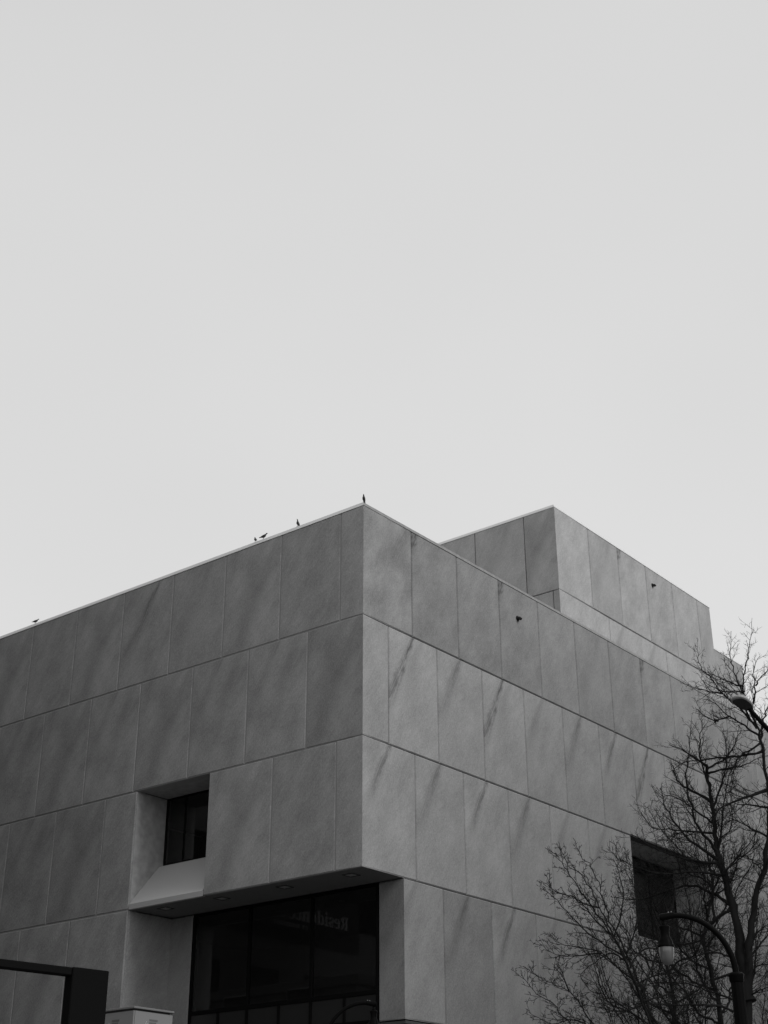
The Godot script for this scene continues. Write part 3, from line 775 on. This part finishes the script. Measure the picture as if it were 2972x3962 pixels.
func roadway_light() -> void:
	# flat LED head on a long upswept arm; its mast stands to the right, outside the picture
	var head := Vector3(17.05, 12.15, 7.0)
	var side := Vector3(cos(0.6723), 0, -sin(0.6723))     # towards the mast
	var t := thing("roadway_light", "flat grey road light head on an upswept black arm above the trees", "street lamp", Vector3.ZERO)
	var grey_metal := mat(0.38, 0.6)
	var st := SurfaceTool.new()
	st.begin(Mesh.PRIMITIVE_TRIANGLES)
	var fwd := Vector3(-side.z, 0, side.x)
	var long := (fwd * 0.75 - side * 0.66).normalized()      # the way the head points
	var wide := Vector3(-long.z, 0, long.x)
	var ring := func(y: float, k: float) -> Array:
		var a := []
		for i in 24:
			var ang := TAU * i / 24.0
			var u := cos(ang)
			var v := sin(ang)
			var ln := 0.36 if u < 0 else 0.30
			a.append(head - long * (signf(u) * pow(absf(u), 0.8) * ln * k) + wide * (signf(v) * pow(absf(v), 0.8) * 0.19 * k * (1.0 - 0.22 * u)) + Vector3(0, y - 0.07 * u * k, 0))
		return a
	var rings := [ring.call(-0.02, 0.9), ring.call(0.0, 1.0), ring.call(0.035, 1.0), ring.call(0.075, 0.86), ring.call(0.10, 0.5)]
	for i in 4:
		for j in 24:
			var k := (j + 1) % 24
			quad(st, rings[i][j], rings[i][k], rings[i + 1][k], rings[i + 1][j], rings[i][j] - head)
	for j in 24:
		tri(st, rings[4][j], rings[4][(j + 1) % 24], head + Vector3(0, 0.105, 0), Vector3.UP)
	st.generate_normals()
	var body := put("housing", st.commit(), grey_metal, t)
	for k in 11:
		var x := -0.22 + k * 0.036
		var p := head - long * x + Vector3(0, 0.085 - 0.2 * x, 0)
		put("cooling_fin", tube([p - wide * 0.14, p - wide * 0.12 + Vector3(0, 0.025, 0), p + wide * 0.12 + Vector3(0, 0.025, 0), p + wide * 0.14], [0.006, 0.008, 0.008, 0.006], 6), grey_metal, body)
	var ls := SurfaceTool.new()
	ls.begin(Mesh.PRIMITIVE_TRIANGLES)
	var lens: Array = ring.call(-0.022, 0.88)
	var lens2: Array = ring.call(-0.028, 0.8)
	for j in 24:
		quad(ls, lens[j], lens[(j + 1) % 24], lens2[(j + 1) % 24], lens2[j], Vector3.DOWN)
		tri(ls, lens2[j], lens2[(j + 1) % 24], head + Vector3(0, -0.028, 0), Vector3.DOWN)
	ls.generate_normals()
	put("lens", ls.commit(), mat(0.07, 0.25), body)
	var pts := []
	var radii := []
	var a0 := head - long * 0.22 + Vector3(0, -0.03, 0)
	for i in 21:
		var s := i / 20.0
		pts.append(a0 + side * (2.6 * s) - fwd * 0.2 * s + Vector3(0, -0.35 * s - 2.6 * (1.0 - pow(1.0 - s, 1.7)) * 0.72, 0))
		radii.append(lerpf(0.05, 0.075, minf(1.0, s * 2.0)))
	put("arm", tube(pts, radii, 12), black_metal, t)
	var pole_at: Vector3 = pts[-1]
	put("mast", tube([Vector3(pole_at.x, 0, pole_at.z), Vector3(pole_at.x, 4, pole_at.z), pole_at + Vector3(0, 0.15, 0)], [0.14, 0.12, 0.09], 16), black_metal, t)
	put("base", lathe([Vector2(0.0, 0.0), Vector2(0.28, 0.001), Vector2(0.28, 0.06), Vector2(0.2, 0.3), Vector2(0.13, 0.34)], 16), black_metal, t, Vector3(pole_at.x, 0.001, pole_at.z))

# ---------------------------------------------------------------- trees
func smooth_line(pts: Array, per: int) -> Array:
	var out := []
	for i in pts.size() - 1:
		var a: Vector3 = pts[max(i - 1, 0)]
		var b: Vector3 = pts[i]
		var c: Vector3 = pts[i + 1]
		var d: Vector3 = pts[min(i + 2, pts.size() - 1)]
		for k in per:
			out.append(b.cubic_interpolate(c, a, d, k / float(per)))
	out.append(pts[-1])
	return out

var twig_count := 0

func grow(t: Tubes, p: Vector3, d: Vector3, length: float, r: float, level: int, r2: RandomNumberGenerator, density: float, buds: bool) -> void:
	var n: int = [0, 6, 5, 3][level]
	var pts := [p]
	var radii := [r]
	var dir := d
	var q := p
	var tip := 0.0036 if buds else 0.0028
	for i in n:
		dir = (dir + Vector3(r2.randfn(), r2.randfn() , r2.randfn()) * (0.08 if buds else 0.12) + Vector3(0, 0.03 if buds else 0.08, 0)).normalized()
		q += dir * length / n
		pts.append(q)
		radii.append(lerpf(r, tip, (i + 1.0) / n))
	t.add(pts, radii, [0, 5, 3, 3][level], false)
	twig_count += 1
	if buds and level >= 2:
		var k := 0.05
		while k < length:
			var f := k / length * n
			var i := int(min(f, n - 1))
			var at: Vector3 = pts[i].lerp(pts[i + 1], f - i)
			var dd: Vector3 = (pts[i + 1] - pts[i]).normalized()
			var sd := dd.cross(Vector3(r2.randfn(), r2.randfn(), r2.randfn())).normalized()
			t.spike(at, (sd + dd * 0.7).normalized(), 0.007, r2.randf_range(0.03, 0.06))
			k += r2.randf_range(0.07, 0.16)
	if level >= 3:
		return
	var step: float = [0, 0.26, 0.17][level] / density
	var at_len := length * 0.18
	var az := r2.randf() * TAU
	while at_len < length * 0.97:
		var f := at_len / length * n
		var i := int(min(f, n - 1))
		var at: Vector3 = pts[i].lerp(pts[i + 1], f - i)
		var dd: Vector3 = (pts[i + 1] - pts[i]).normalized()
		az += 2.4 + r2.randf_range(-0.5, 0.5)
		var s := dd.cross(Vector3(0.37, 0.2, 0.9)).normalized()
		var u := dd.cross(s)
		var ang := r2.randf_range(0.5, 0.85) if buds else r2.randf_range(0.55, 1.0)
		var nd := (dd * cos(ang) + (s * cos(az) + u * sin(az)) * sin(ang)).normalized()
		var ln := length * r2.randf_range(0.28, 0.52) * (1.15 - 0.7 * at_len / length)
		ln = clampf(ln, 0.1, 1.2)
		grow(t, at, nd, ln, maxf(lerpf(r, tip, at_len / length) * 0.62, 0.0042 if buds else 0.0035), level + 1, r2, density, buds)
		at_len += step * r2.randf_range(0.6, 1.5)

func build_tree(called: String, label: String, table: Array, seed_: int, density: float, reach: float, buds: bool) -> void:
	var r2 := RandomNumberGenerator.new()
	r2.seed = seed_
	var root: Vector3 = table[0][3][0]
	var t := thing(called, label, "tree", root, "bare street trees")
	var crown := Tubes.new()
	for e in table:
		var line: Array = smooth_line(e[3], 4)
		var n := line.size()
		var radii := []
		var total := 0.0
		for i in n:
			line[i] -= root
			if i > 0:
				total += line[i].distance_to(line[i - 1])
		var acc := 0.0
		for i in n:
			if i > 0:
				acc += line[i].distance_to(line[i - 1])
				if i < n - 1:
					line[i] += Vector3(r2.randfn(), r2.randfn() * 0.4, r2.randfn()) * minf(0.02, e[1] * 0.5)
			radii.append((1.0 if e[0] == "trunk" else 0.72) * lerpf(e[1], e[2], pow(acc / total, 0.55 if e[0] == "trunk" else 0.75)) * (1.0 + 0.06 * r2.randfn()))
		if e == table[0]:
			radii[0] *= 1.35          # root flare
		put(e[0], tube(line, radii, 10 if e[0] == "trunk" else 6), bark, t)
		# branches along it
		var at_len := total * (0.42 if e[0] == "trunk" else 0.16)
		var az := r2.randf() * TAU
		while at_len < total:
			var sum := 0.0
			var i := 0
			while i < n - 2 and sum + line[i].distance_to(line[i + 1]) < at_len:
				sum += line[i].distance_to(line[i + 1])
				i += 1
			var at: Vector3 = line[i].lerp(line[i + 1], clampf((at_len - sum) / maxf(line[i].distance_to(line[i + 1]), 0.001), 0, 1))
			if at.y + root.y > 3.0:
				var dd: Vector3 = (line[i + 1] - line[i]).normalized()
				az += 2.4 + r2.randf_range(-0.6, 0.6)
				var s := dd.cross(Vector3(0.37, 0.2, 0.9)).normalized()
				var u := dd.cross(s)
				var ang := r2.randf_range(0.4, 0.75) if buds else r2.randf_range(0.5, 0.95)
				var nd := (dd * cos(ang) + (s * cos(az) + u * sin(az)) * sin(ang)).normalized()
				var ln := reach * r2.randf_range(0.45, 1.0) * (1.0 - 0.55 * at_len / total)
				if at.y + root.y > 11.5:
					ln *= 0.72            # shorter twigs near the top
				grow(crown, at, nd, ln, clampf(radii[i] * 0.5, 0.005, 0.012), 1, r2, density, buds)
			at_len += 0.24 / density * r2.randf_range(0.6, 1.5)
	var c := put("crown", crown.mesh(), bark, t)
	c.set_meta("kind", "stuff")

# a tree behind the others, limbs spread at random round one trunk
func spread_tree_table(at: Vector3, height: float, count: int, seed_: int) -> Array:
	var r2 := RandomNumberGenerator.new()
	r2.seed = seed_
	var trunk := []
	for i in 9:
		var f := i / 8.0
		trunk.append(at + Vector3(r2.randfn() * 0.12 * f, height * f * 0.92, r2.randfn() * 0.12 * f))
	var table := [["trunk", 0.2, 0.02, trunk]]
	for k in count:
		var f := lerpf(0.2, 0.95, (k + 0.5) / count)
		var i := int(f * 8.0)
		var p: Vector3 = trunk[i].lerp(trunk[min(i + 1, 8)], f * 8.0 - i)
		var az := k * 2.4 + r2.randf() * 0.8
		var ln := height * (0.42 - 0.26 * f) * r2.randf_range(0.8, 1.2)
		var out := Vector3(cos(az), 0, sin(az))
		var line := []
		for j in 6:
			var s := j / 5.0
			line.append(p + out * ln * (s - 0.25 * s * s) + Vector3(0, ln * (0.25 * s + 0.75 * s * s), 0) + Vector3(r2.randfn(), r2.randfn(), r2.randfn()) * 0.1 * minf(s * 3.0, 1.0))
		table.append(["limb", 0.035 + 0.045 * (1.0 - f), 0.008, line])
	return table

# ---------------------------------------------------------------- birds
func pigeon(at: Vector3, turn: float, pitch: float, size: float, label: String) -> void:
	# body axis along +x, head at +x; pitch lifts the head end
	var t := thing("pigeon", label, "bird", at, "pigeons on the parapet", turn)
	var spine := [[-0.17, 0.0, 0.010, 0.028], [-0.12, 0.004, 0.014, 0.026], [-0.08, 0.008, 0.03, 0.036], [-0.03, 0.012, 0.048, 0.05], [0.03, 0.016, 0.058, 0.058], [0.075, 0.032, 0.05, 0.05], [0.105, 0.058, 0.034, 0.033], [0.125, 0.083, 0.026, 0.025], [0.145, 0.097, 0.027, 0.025], [0.165, 0.098, 0.018, 0.017], [0.175, 0.094, 0.008, 0.008], [0.20, 0.086, 0.002, 0.002]]
	var st := SurfaceTool.new()
	st.begin(Mesh.PRIMITIVE_TRIANGLES)
	st.set_smooth_group(0)
	var b := Basis(Vector3(0, 0, 1), pitch)
	var lift := Vector3(0, 0.105 * size, 0)
	var rings := []
	for s in spine:
		var ring := []
		for k in 12:
			var a := TAU * k / 12.0
			ring.append(lift + b * (Vector3(s[0], s[1] + sin(a) * s[2], cos(a) * s[3]) * size))
		rings.append(ring)
	for i in rings.size() - 1:
		for k in 12:
			var m := (k + 1) % 12
			for p in [rings[i][k], rings[i][m], rings[i + 1][m], rings[i][k], rings[i + 1][m], rings[i + 1][k]]:
				st.add_vertex(p)
	st.generate_normals()
	put("body", st.commit(), mat(0.035, 0.7), t)
	for z in [-0.02, 0.02]:
		put("leg", tube([Vector3(0.055 * size, 0.0, z * size), Vector3(0.0, 0.003, z * size), Vector3(0.0, 0.03 * size, z * size), lift + Vector3(0, -0.03 * size, z * size)], [0.004, 0.006, 0.006, 0.009], 6), mat(0.05, 0.7), t)

# ---------------------------------------------------------------- things at the lower left
func shelter_frame() -> void:
	# seen edge-on from below: wide black end post, top rail and a lower rail running off to the left
	var dirv := Vector3(-0.154, 0, 0.988)        # along the rails, towards the second post
	var at := Vector3(22.226, 0, 29.87)
	var t := thing("bus_shelter_frame", "black steel frame with a broad post and thin rails, nearest thing at lower left", "frame", at, "", atan2(-dirv.z, dirv.x))
	var blk := mat(0.006, 0.8)
	blk.metallic_specular = 0.15
	box_part("post", Vector3(-0.138, 0, -0.05), Vector3(0.138, 3.1, 0.05), blk, t, 0.006)
	box_part("post", Vector3(2.375, 0, -0.05), Vector3(2.65, 3.1, 0.05), blk, t, 0.006)
	box_part("top_rail", Vector3(0.138, 3.045, -0.04), Vector3(2.375, 3.097, 0.04), blk, t, 0.006)
	for y in [2.98, 2.62]:
		put("bolt", tube([Vector3(-0.09, y, 0.049), Vector3(-0.09, y, 0.062)], [0.012, 0.009], 8), mat(0.12, 0.4, 0.6), t)
	box_part("lower_rail", Vector3(0.138, 2.60, -0.04), Vector3(2.375, 2.69, 0.04), blk, t, 0.006)

func sign_pylon() -> void:
	var at := Vector3(10.41, 0, 18.85)
	var h := 4.885
	var t := thing("sign_pylon", "pale boxy pylon with a grey rim and small drop emblems behind the black frame", "pylon", at)
	var white := mat(0.2, 0.6)
	var ww := 0.92
	box_part("plinth", Vector3(-ww - 0.05, 0, -ww - 0.05), Vector3(0.05, 0.25, 0.05), mat(0.2, 0.8), t)
	box_part("core", Vector3(-ww + 0.03, 0.25, -ww + 0.03), Vector3(-0.03, h + 0.03, -0.03), mat(0.03, 0.7), t)
	# boards: two faces towards the camera, two behind
	var boards := 9
	for i in boards:
		var y0 := 0.27 + (h - 0.27) * i / boards
		var y1 := 0.27 + (h - 0.27) * (i + 1) / boards
		box_part("cladding_board", Vector3(-ww, y0 + 0.004, -0.028), Vector3(-0.008, y1 - 0.004, 0), white, t, 0.004)
		box_part("cladding_board", Vector3(-0.028, y0 + 0.004, -ww), Vector3(0, y1 - 0.004, -0.03), white, t, 0.004)
		box_part("cladding_board", Vector3(-ww, y0 + 0.004, -ww), Vector3(-0.03, y1 - 0.004, -ww + 0.028), white, t, 0.004)
		box_part("cladding_board", Vector3(-ww, y0 + 0.004, -ww + 0.03), Vector3(-ww + 0.028, y1 - 0.004, -0.03), white, t, 0.004)
	box_part("rim", Vector3(-ww - 0.02, h + 0.03, -ww - 0.02), Vector3(0.02, h + 0.065, 0.02), mat(0.16, 0.7), t, 0.006)
	# drop emblems and blocks of small print
	for side in 2:
		var e := put("emblem", drop_mesh(0.04, 0.062), mat(0.75, 0.5), t, Vector3(-0.62, h - 0.20, 0.006) if side == 0 else Vector3(0.006, h - 0.19, -0.30), 0.0 if side == 0 else PI / 2)
		put("emblem_centre", drop_mesh(0.018, 0.036), mat(0.02, 0.6), e, Vector3(0, 0.004, 0.005))
		for k in 3:
			box_part("print_line", Vector3(0.07, 0.045 - k * 0.05, -0.004), Vector3(0.26 - 0.03 * k, 0.075 - k * 0.05, 0.0), mat(0.11, 0.6), e, 0.001)

func drop_mesh(w: float, h: float) -> ArrayMesh:
	var st := SurfaceTool.new()
	st.begin(Mesh.PRIMITIVE_TRIANGLES)
	var pts := []
	for i in 20:
		var a := TAU * i / 20.0
		var x := sin(a) * w * 0.5 * pow(sin(a / 2.0), 1.4) * 1.3
		pts.append(Vector3(x, cos(a) * h * 0.5, 0))
	for i in 20:
		var k := (i + 1) % 20
		tri(st, Vector3.ZERO + Vector3(0, -h * 0.1, 0.004), pts[i] + Vector3(0, 0, 0.004), pts[k] + Vector3(0, 0, 0.004), Vector3(0, 0, 1))
		quad(st, pts[i], pts[k], pts[k] + Vector3(0, 0, 0.004), pts[i] + Vector3(0, 0, 0.004), pts[i] + Vector3(0, 0.001, 0))
	st.generate_normals()
	return st.commit()

func display_board(x: float, w: float, label: String) -> void:
	var y0 := S - 4.58 + 0.3
	var t := thing("display_board", label, "board", Vector3(x, y0, -3.1), "boards inside the recessed window")
	box_part("panel", Vector3(-w / 2, 0.35, -0.015), Vector3(w / 2, 1.22, 0.01), mat(0.02, 0.6), t, 0.004)
	box_part("top_edge", Vector3(-w / 2 - 0.02, 1.22, -0.03), Vector3(w / 2 + 0.02, 1.27, 0.03), mat(0.35, 0.5), t, 0.006)
	for s in [-1, 1]:
		box_part("upright", Vector3(s * w / 2 - 0.02, 0.0, -0.03), Vector3(s * w / 2 + 0.02, 1.22, 0.02), mat(0.10, 0.5), t, 0.004)
		box_part("foot", Vector3(s * w / 2 - 0.03, 0.0, -0.25), Vector3(s * w / 2 + 0.03, 0.04, 0.25), mat(0.05, 0.5), t, 0.006)

# ---------------------------------------------------------------- the street around
func opposite_block(called: String, label: String, a: Vector3, b: Vector3, tone: float, faces: Array, cols: int, rows: int) -> Node3D:
	var t := thing(called, label, "building", Vector3((a.x + b.x) / 2, 0, (a.z + b.z) / 2))
	var hx := absf(b.x - a.x) / 2
	var hz := absf(b.z - a.z) / 2
	var wm := mat(tone, 0.9)
	box_part("wall", Vector3(-hx, 0, -hz), Vector3(hx, b.y, hz), wm, t, 0.05)
	box_part("roof", Vector3(-hx - 0.2, b.y + 0.004, -hz - 0.2), Vector3(hx + 0.2, b.y + 0.5, hz + 0.2), mat(tone * 0.8, 0.9), t, 0.03)
	var frame_m := mat(0.03, 0.4)
	var pane_m := mat(0.015, 0.06)
	for f in faces:
		var along := hx if f.x == 0 else hz
		for r in rows:
			for c in cols:
				var u := -along + (c + 0.5) * 2.0 * along / cols
				var y := 4.5 + r * (b.y - 6.0) / rows
				var ww := along / cols * 0.55
				var hh := (b.y - 6.0) / rows * 0.55
				var p := Vector3(u, y, f.z * hz) if f.x == 0 else Vector3(f.x * hx, y, u)
				var e := Vector3(ww, 0, 0.03) if f.x == 0 else Vector3(0.03, 0, ww)
				var win := put("window", bev_box(-e, e + Vector3(0, hh, 0), 0.01), frame_m, t, p)
				var g := Vector3(ww - 0.08, 0, 0.034) if f.x == 0 else Vector3(0.034, 0, ww - 0.08)
				put("pane", bev_box(-g + Vector3(0, 0.08, 0), g + Vector3(0, hh - 0.08, 0), 0.002), pane_m, win)
	return t

func build_surroundings() -> void:
	var asphalt := mat(0.075, 0.9)
	var n := NoiseTexture2D.new()
	n.width = 512
	n.height = 512
	n.seamless = true
	n.noise = FastNoiseLite.new()
	n.noise.seed = 4
	n.noise.frequency = 0.05
	var ramp := Gradient.new()
	ramp.set_color(0, grey(0.035))
	ramp.set_color(1, grey(0.07))
	n.color_ramp = ramp
	asphalt.albedo_color = Color.WHITE
	asphalt.albedo_texture = n
	asphalt.uv1_triplanar = true
	asphalt.uv1_world_triplanar = true
	asphalt.uv1_scale = Vector3.ONE * 0.3
	var pm := PlaneMesh.new()
	pm.size = Vector2(1400, 1400)
	structure("ground", pm, asphalt, Vector3(0, -0.15, 0))
	var pave := mat(0.15, 0.9)
	var slab := structure("pavement", bev_box(Vector3(-90, -0.149, -110), Vector3(19.0, -0.002, 8.6), 0.02), pave)
	slab.position.y = 0.0
	structure("pavement_001", bev_box(Vector3(20.8, -0.149, 24.5), Vector3(90, -0.002, 90), 0.02), pave)
	structure("pavement_002", bev_box(Vector3(-90, -0.149, 17.9), Vector3(13.0, -0.002, 90), 0.02), pave)
	# hotel mirrored in the glass; other blocks added, unseen, to shade the facades
	var hotel := opposite_block("hotel_building", "pale hotel block with a lettered sign, mirrored in the recessed window", Vector3(-64, 0, 17), Vector3(-38, 62, 51), 0.12, [Vector3(1, 0, 0), Vector3(0, 0, -1)], 6, 7)
	var lm := mat(0.36, 0.6)
	var f := SystemFont.new()
	f.font_names = PackedStringArray(["Droid Serif"])
	f.font_weight = 700
	var f3 := SystemFont.new()
	f3.font_names = PackedStringArray(["Droid Sans"])
	f3.font_weight = 700
	var f2 := FontVariation.new()
	f2.base_font = f3
	f2.spacing_glyph = 8
	var board := box_part("sign_board", Vector3(13.005, 18.9, -6.5), Vector3(13.06, 22.6, 7.2), mat(0.02, 0.7), hotel, 0.01)
	for l in [["Residence Inn", f, 170, Vector3(13.10, 20.14, 5.9)], ["BY MARRIOTT", f2, 42, Vector3(13.10, 19.77, 1.46)]]:
		var tm := TextMesh.new()
		tm.text = l[0]
		tm.font = l[1]
		tm.font_size = l[2]
		tm.pixel_size = 0.01
		tm.depth = 0.08
		tm.horizontal_alignment = HORIZONTAL_ALIGNMENT_LEFT
		tm.vertical_alignment = VERTICAL_ALIGNMENT_BOTTOM
		put("lettering", tm, lm, board, l[3], PI / 2)
	opposite_block("shade_block", "dark block added across the street, out of view, to shade the left wall", Vector3(-18, 0, 19), Vector3(-4, 38, 38), 0.05, [Vector3(0, 0, -1)], 9, 5)  # this and the next three blocks are added, unseen, to shade the library
	opposite_block("low_shade_block", "low dark block added across the street to shade the lower left wall", Vector3(-37.5, 0, 17.5), Vector3(-18.5, 12.5, 29), 0.05, [Vector3(0, 0, -1)], 6, 3)
	opposite_block("shade_block", "tall dark tower added behind the gap beside the hotel to block sky", Vector3(-37, 0, 46), Vector3(-10, 56, 70), 0.06, [Vector3(0, 0, -1)], 5, 10)
	opposite_block("shade_block", "long block added across the road from the trees to shade the right wall", Vector3(34, 0, -90), Vector3(60, 40, -3), 0.08, [Vector3(-1, 0, 0)], 14, 3)

# thin, nearly even cloud: a faint large-scale unevenness over the whole sky
func cloud_cover() -> ImageTexture:
	var n := FastNoiseLite.new()
	n.seed = 31
	n.frequency = 1.1
	n.fractal_octaves = 4
	var im := Image.create_empty(512, 256, false, Image.FORMAT_RGBAF)
	for j in 256:
		var el := PI * (0.5 - (j + 0.5) / 256.0)
		for i in 512:
			var az := TAU * (i + 0.5) / 512.0
			var d := Vector3(cos(az) * cos(el), sin(el) * 1.6, sin(az) * cos(el))
			var v := clampf(0.02 + 0.045 * n.get_noise_3dv(d), 0.0, 0.06)
			im.set_pixel(i, j, Color(v, v, v, 1.0))
	return ImageTexture.create_from_image(im)

# ---------------------------------------------------------------- scene
func _ready() -> void:
	# camera
	var cam := Camera3D.new()
	cam.name = "camera"
	add_child(cam)
	cam.position = Vector3(29.834, 1.602, 36.251)
	cam.rotation = Vector3(0.46573, 0.67228, -0.00364)
	cam.fov = rad_to_deg(2.0 * atan(1981.0 / 5459.08))
	cam.near = 0.1
	cam.far = 1500.0
	cam.current = true
	# sky
	var env := Environment.new()
	env.background_mode = Environment.BG_SKY
	var sky := Sky.new()
	var sm := ProceduralSkyMaterial.new()
	sm.sky_top_color = grey(0.59)
	sm.sky_horizon_color = grey(0.775)
	sm.sky_curve = 0.6
	sm.sky_cover = cloud_cover()
	sm.sky_cover_modulate = Color(1, 1, 1, 1)
	sm.ground_bottom_color = grey(0.1)
	sm.ground_horizon_color = grey(0.4)
	sm.sun_angle_max = 1.0
	sky.sky_material = sm
	env.sky = sky
	env.tonemap_mode = Environment.TONE_MAPPER_LINEAR
	env.tonemap_exposure = 1.0
	env.sdfgi_enabled = true
	env.ssao_enabled = true
	env.ssil_enabled = true
	var we := WorldEnvironment.new()
	we.name = "environment"
	we.environment = env
	add_child(we)
	# veiled sun, high over the street on the right
	var sun := DirectionalLight3D.new()
	sun.name = "sun"
	sun.light_energy = 0.5
	sun.light_angular_distance = 30.0
	sun.light_color = Color(1, 1, 1)
	sun.shadow_enabled = true
	sun.sky_mode = DirectionalLight3D.SKY_MODE_LIGHT_ONLY
	add_child(sun)
	sun.look_at_from_position(Vector3(0.82, 0.56, -0.07) * 10.0, Vector3.ZERO, Vector3.UP)

	rng.seed = 20
	plain_concrete = mat(0.30, 0.93)
	var pn := NoiseTexture2D.new()
	pn.width = 512
	pn.height = 512
	pn.seamless = true
	pn.noise = FastNoiseLite.new()
	pn.noise.seed = 12
	pn.noise.frequency = 0.012
	pn.noise.fractal_octaves = 5
	var pg := Gradient.new()
	pg.set_color(0, grey(0.30))
	pg.set_color(1, grey(0.46))
	pn.color_ramp = pg
	plain_concrete.albedo_color = Color.WHITE
	plain_concrete.albedo_texture = pn
	plain_concrete.uv1_triplanar = true
	plain_concrete.uv1_world_triplanar = true
	plain_concrete.uv1_scale = Vector3.ONE * 0.35
	joint_mat = mat(0.08, 0.95)
	black_metal = mat(0.006, 0.35)
	black_metal.metallic_specular = 0.1
	dark_frame = mat(0.007, 0.6)
	dark_frame.metallic_specular = 0.15
	flash_metal = mat(0.72, 0.55)
	grimy_metal = mat(0.26, 0.8)              # the street side's coping has weathered dull
	var gn := NoiseTexture2D.new()
	gn.width = 256
	gn.height = 256
	gn.seamless = true
	gn.noise = FastNoiseLite.new()
	gn.noise.seed = 8
	gn.noise.frequency = 0.03
	var gg := Gradient.new()
	gg.set_color(0, grey(0.17))
	gg.set_color(1, grey(0.36))
	gn.color_ramp = gg
	grimy_metal.albedo_color = Color.WHITE
	grimy_metal.albedo_texture = gn
	grimy_metal.uv1_triplanar = true
	grimy_metal.uv1_world_triplanar = true
	grimy_metal.uv1_scale = Vector3.ONE * 0.4
	bark = mat(0.02, 0.9)
	bark.metallic_specular = 0.15
	glass = mat(0.01, 0.0)
	glass.transparency = BaseMaterial3D.TRANSPARENCY_ALPHA
	glass.albedo_color.a = 0.45
	make_panel_textures()

	build_surroundings()
	build_library()
	build_tree("bare_tree", "tall bare forked tree rising past the road light at right", TREE_A, 77, 2.2, 1.3, false)
	build_tree("bare_tree", "lower bare tree with budded shoots fanning left, beside the near lamp", TREE_C, 91, 2.2, 0.68, true)
	build_tree("bare_tree", "bare tree close to the wall, behind the forked tree", spread_tree_table(Vector3(12.3, 0, 0.1), 12.0, 30, 5), 55, 2.0, 1.4, false)
	build_tree("bare_tree", "shorter bare tree in front of the large dark opening", spread_tree_table(Vector3(10.2, 0, -1.2), 10.4, 26, 15), 57, 1.8, 1.3, false)
	var left := Vector3(-cos(0.6723), 0, sin(0.6723))
	street_lamp(Vector3(17.08, 0, 9.03), left, "black curved-arm street lamp with a glass globe before the trees")
	street_lamp(Vector3(2.4, 0, 4.5), -left, "black curved-arm street lamp at the foot of the recessed window")
	roadway_light()
	var ct := S + 13.598
	pigeon(Vector3(-0.06, ct, -0.1), -1.2, 0.75, 1.0, "dark pigeon perched right on the roof corner")
	pigeon(Vector3(-3.37, ct, -0.1), -2.0, 0.85, 1.0, "upright dark pigeon on the parapet, next one left of the corner")
	pigeon(Vector3(-5.2, ct, -0.1), 0.35, 0.12, 1.05, "dark pigeon leaning right, in the pair on the parapet")
	pigeon(Vector3(-5.62, ct, -0.1), 2.7, 0.45, 0.9, "smaller dark pigeon at the left of the pair on the parapet")
	pigeon(Vector3(-19.2, ct, -0.1), 0.4, 0.0, 1.0, "dark pigeon on the parapet nearest the left edge of the picture")
	pigeon(Vector3(-15.8, ct, -0.4), 0.2, 0.0, 0.9, "pigeon half hidden behind the parapet left of the pair")
	sign_pylon()
	shelter_frame()
	display_board(-8.55, 1.2, "dark board with a pale top edge, left one behind the glass")
	display_board(-5.4, 1.15, "dark board with a pale top edge, right one behind the glass")
	print("twigs ", twig_count)
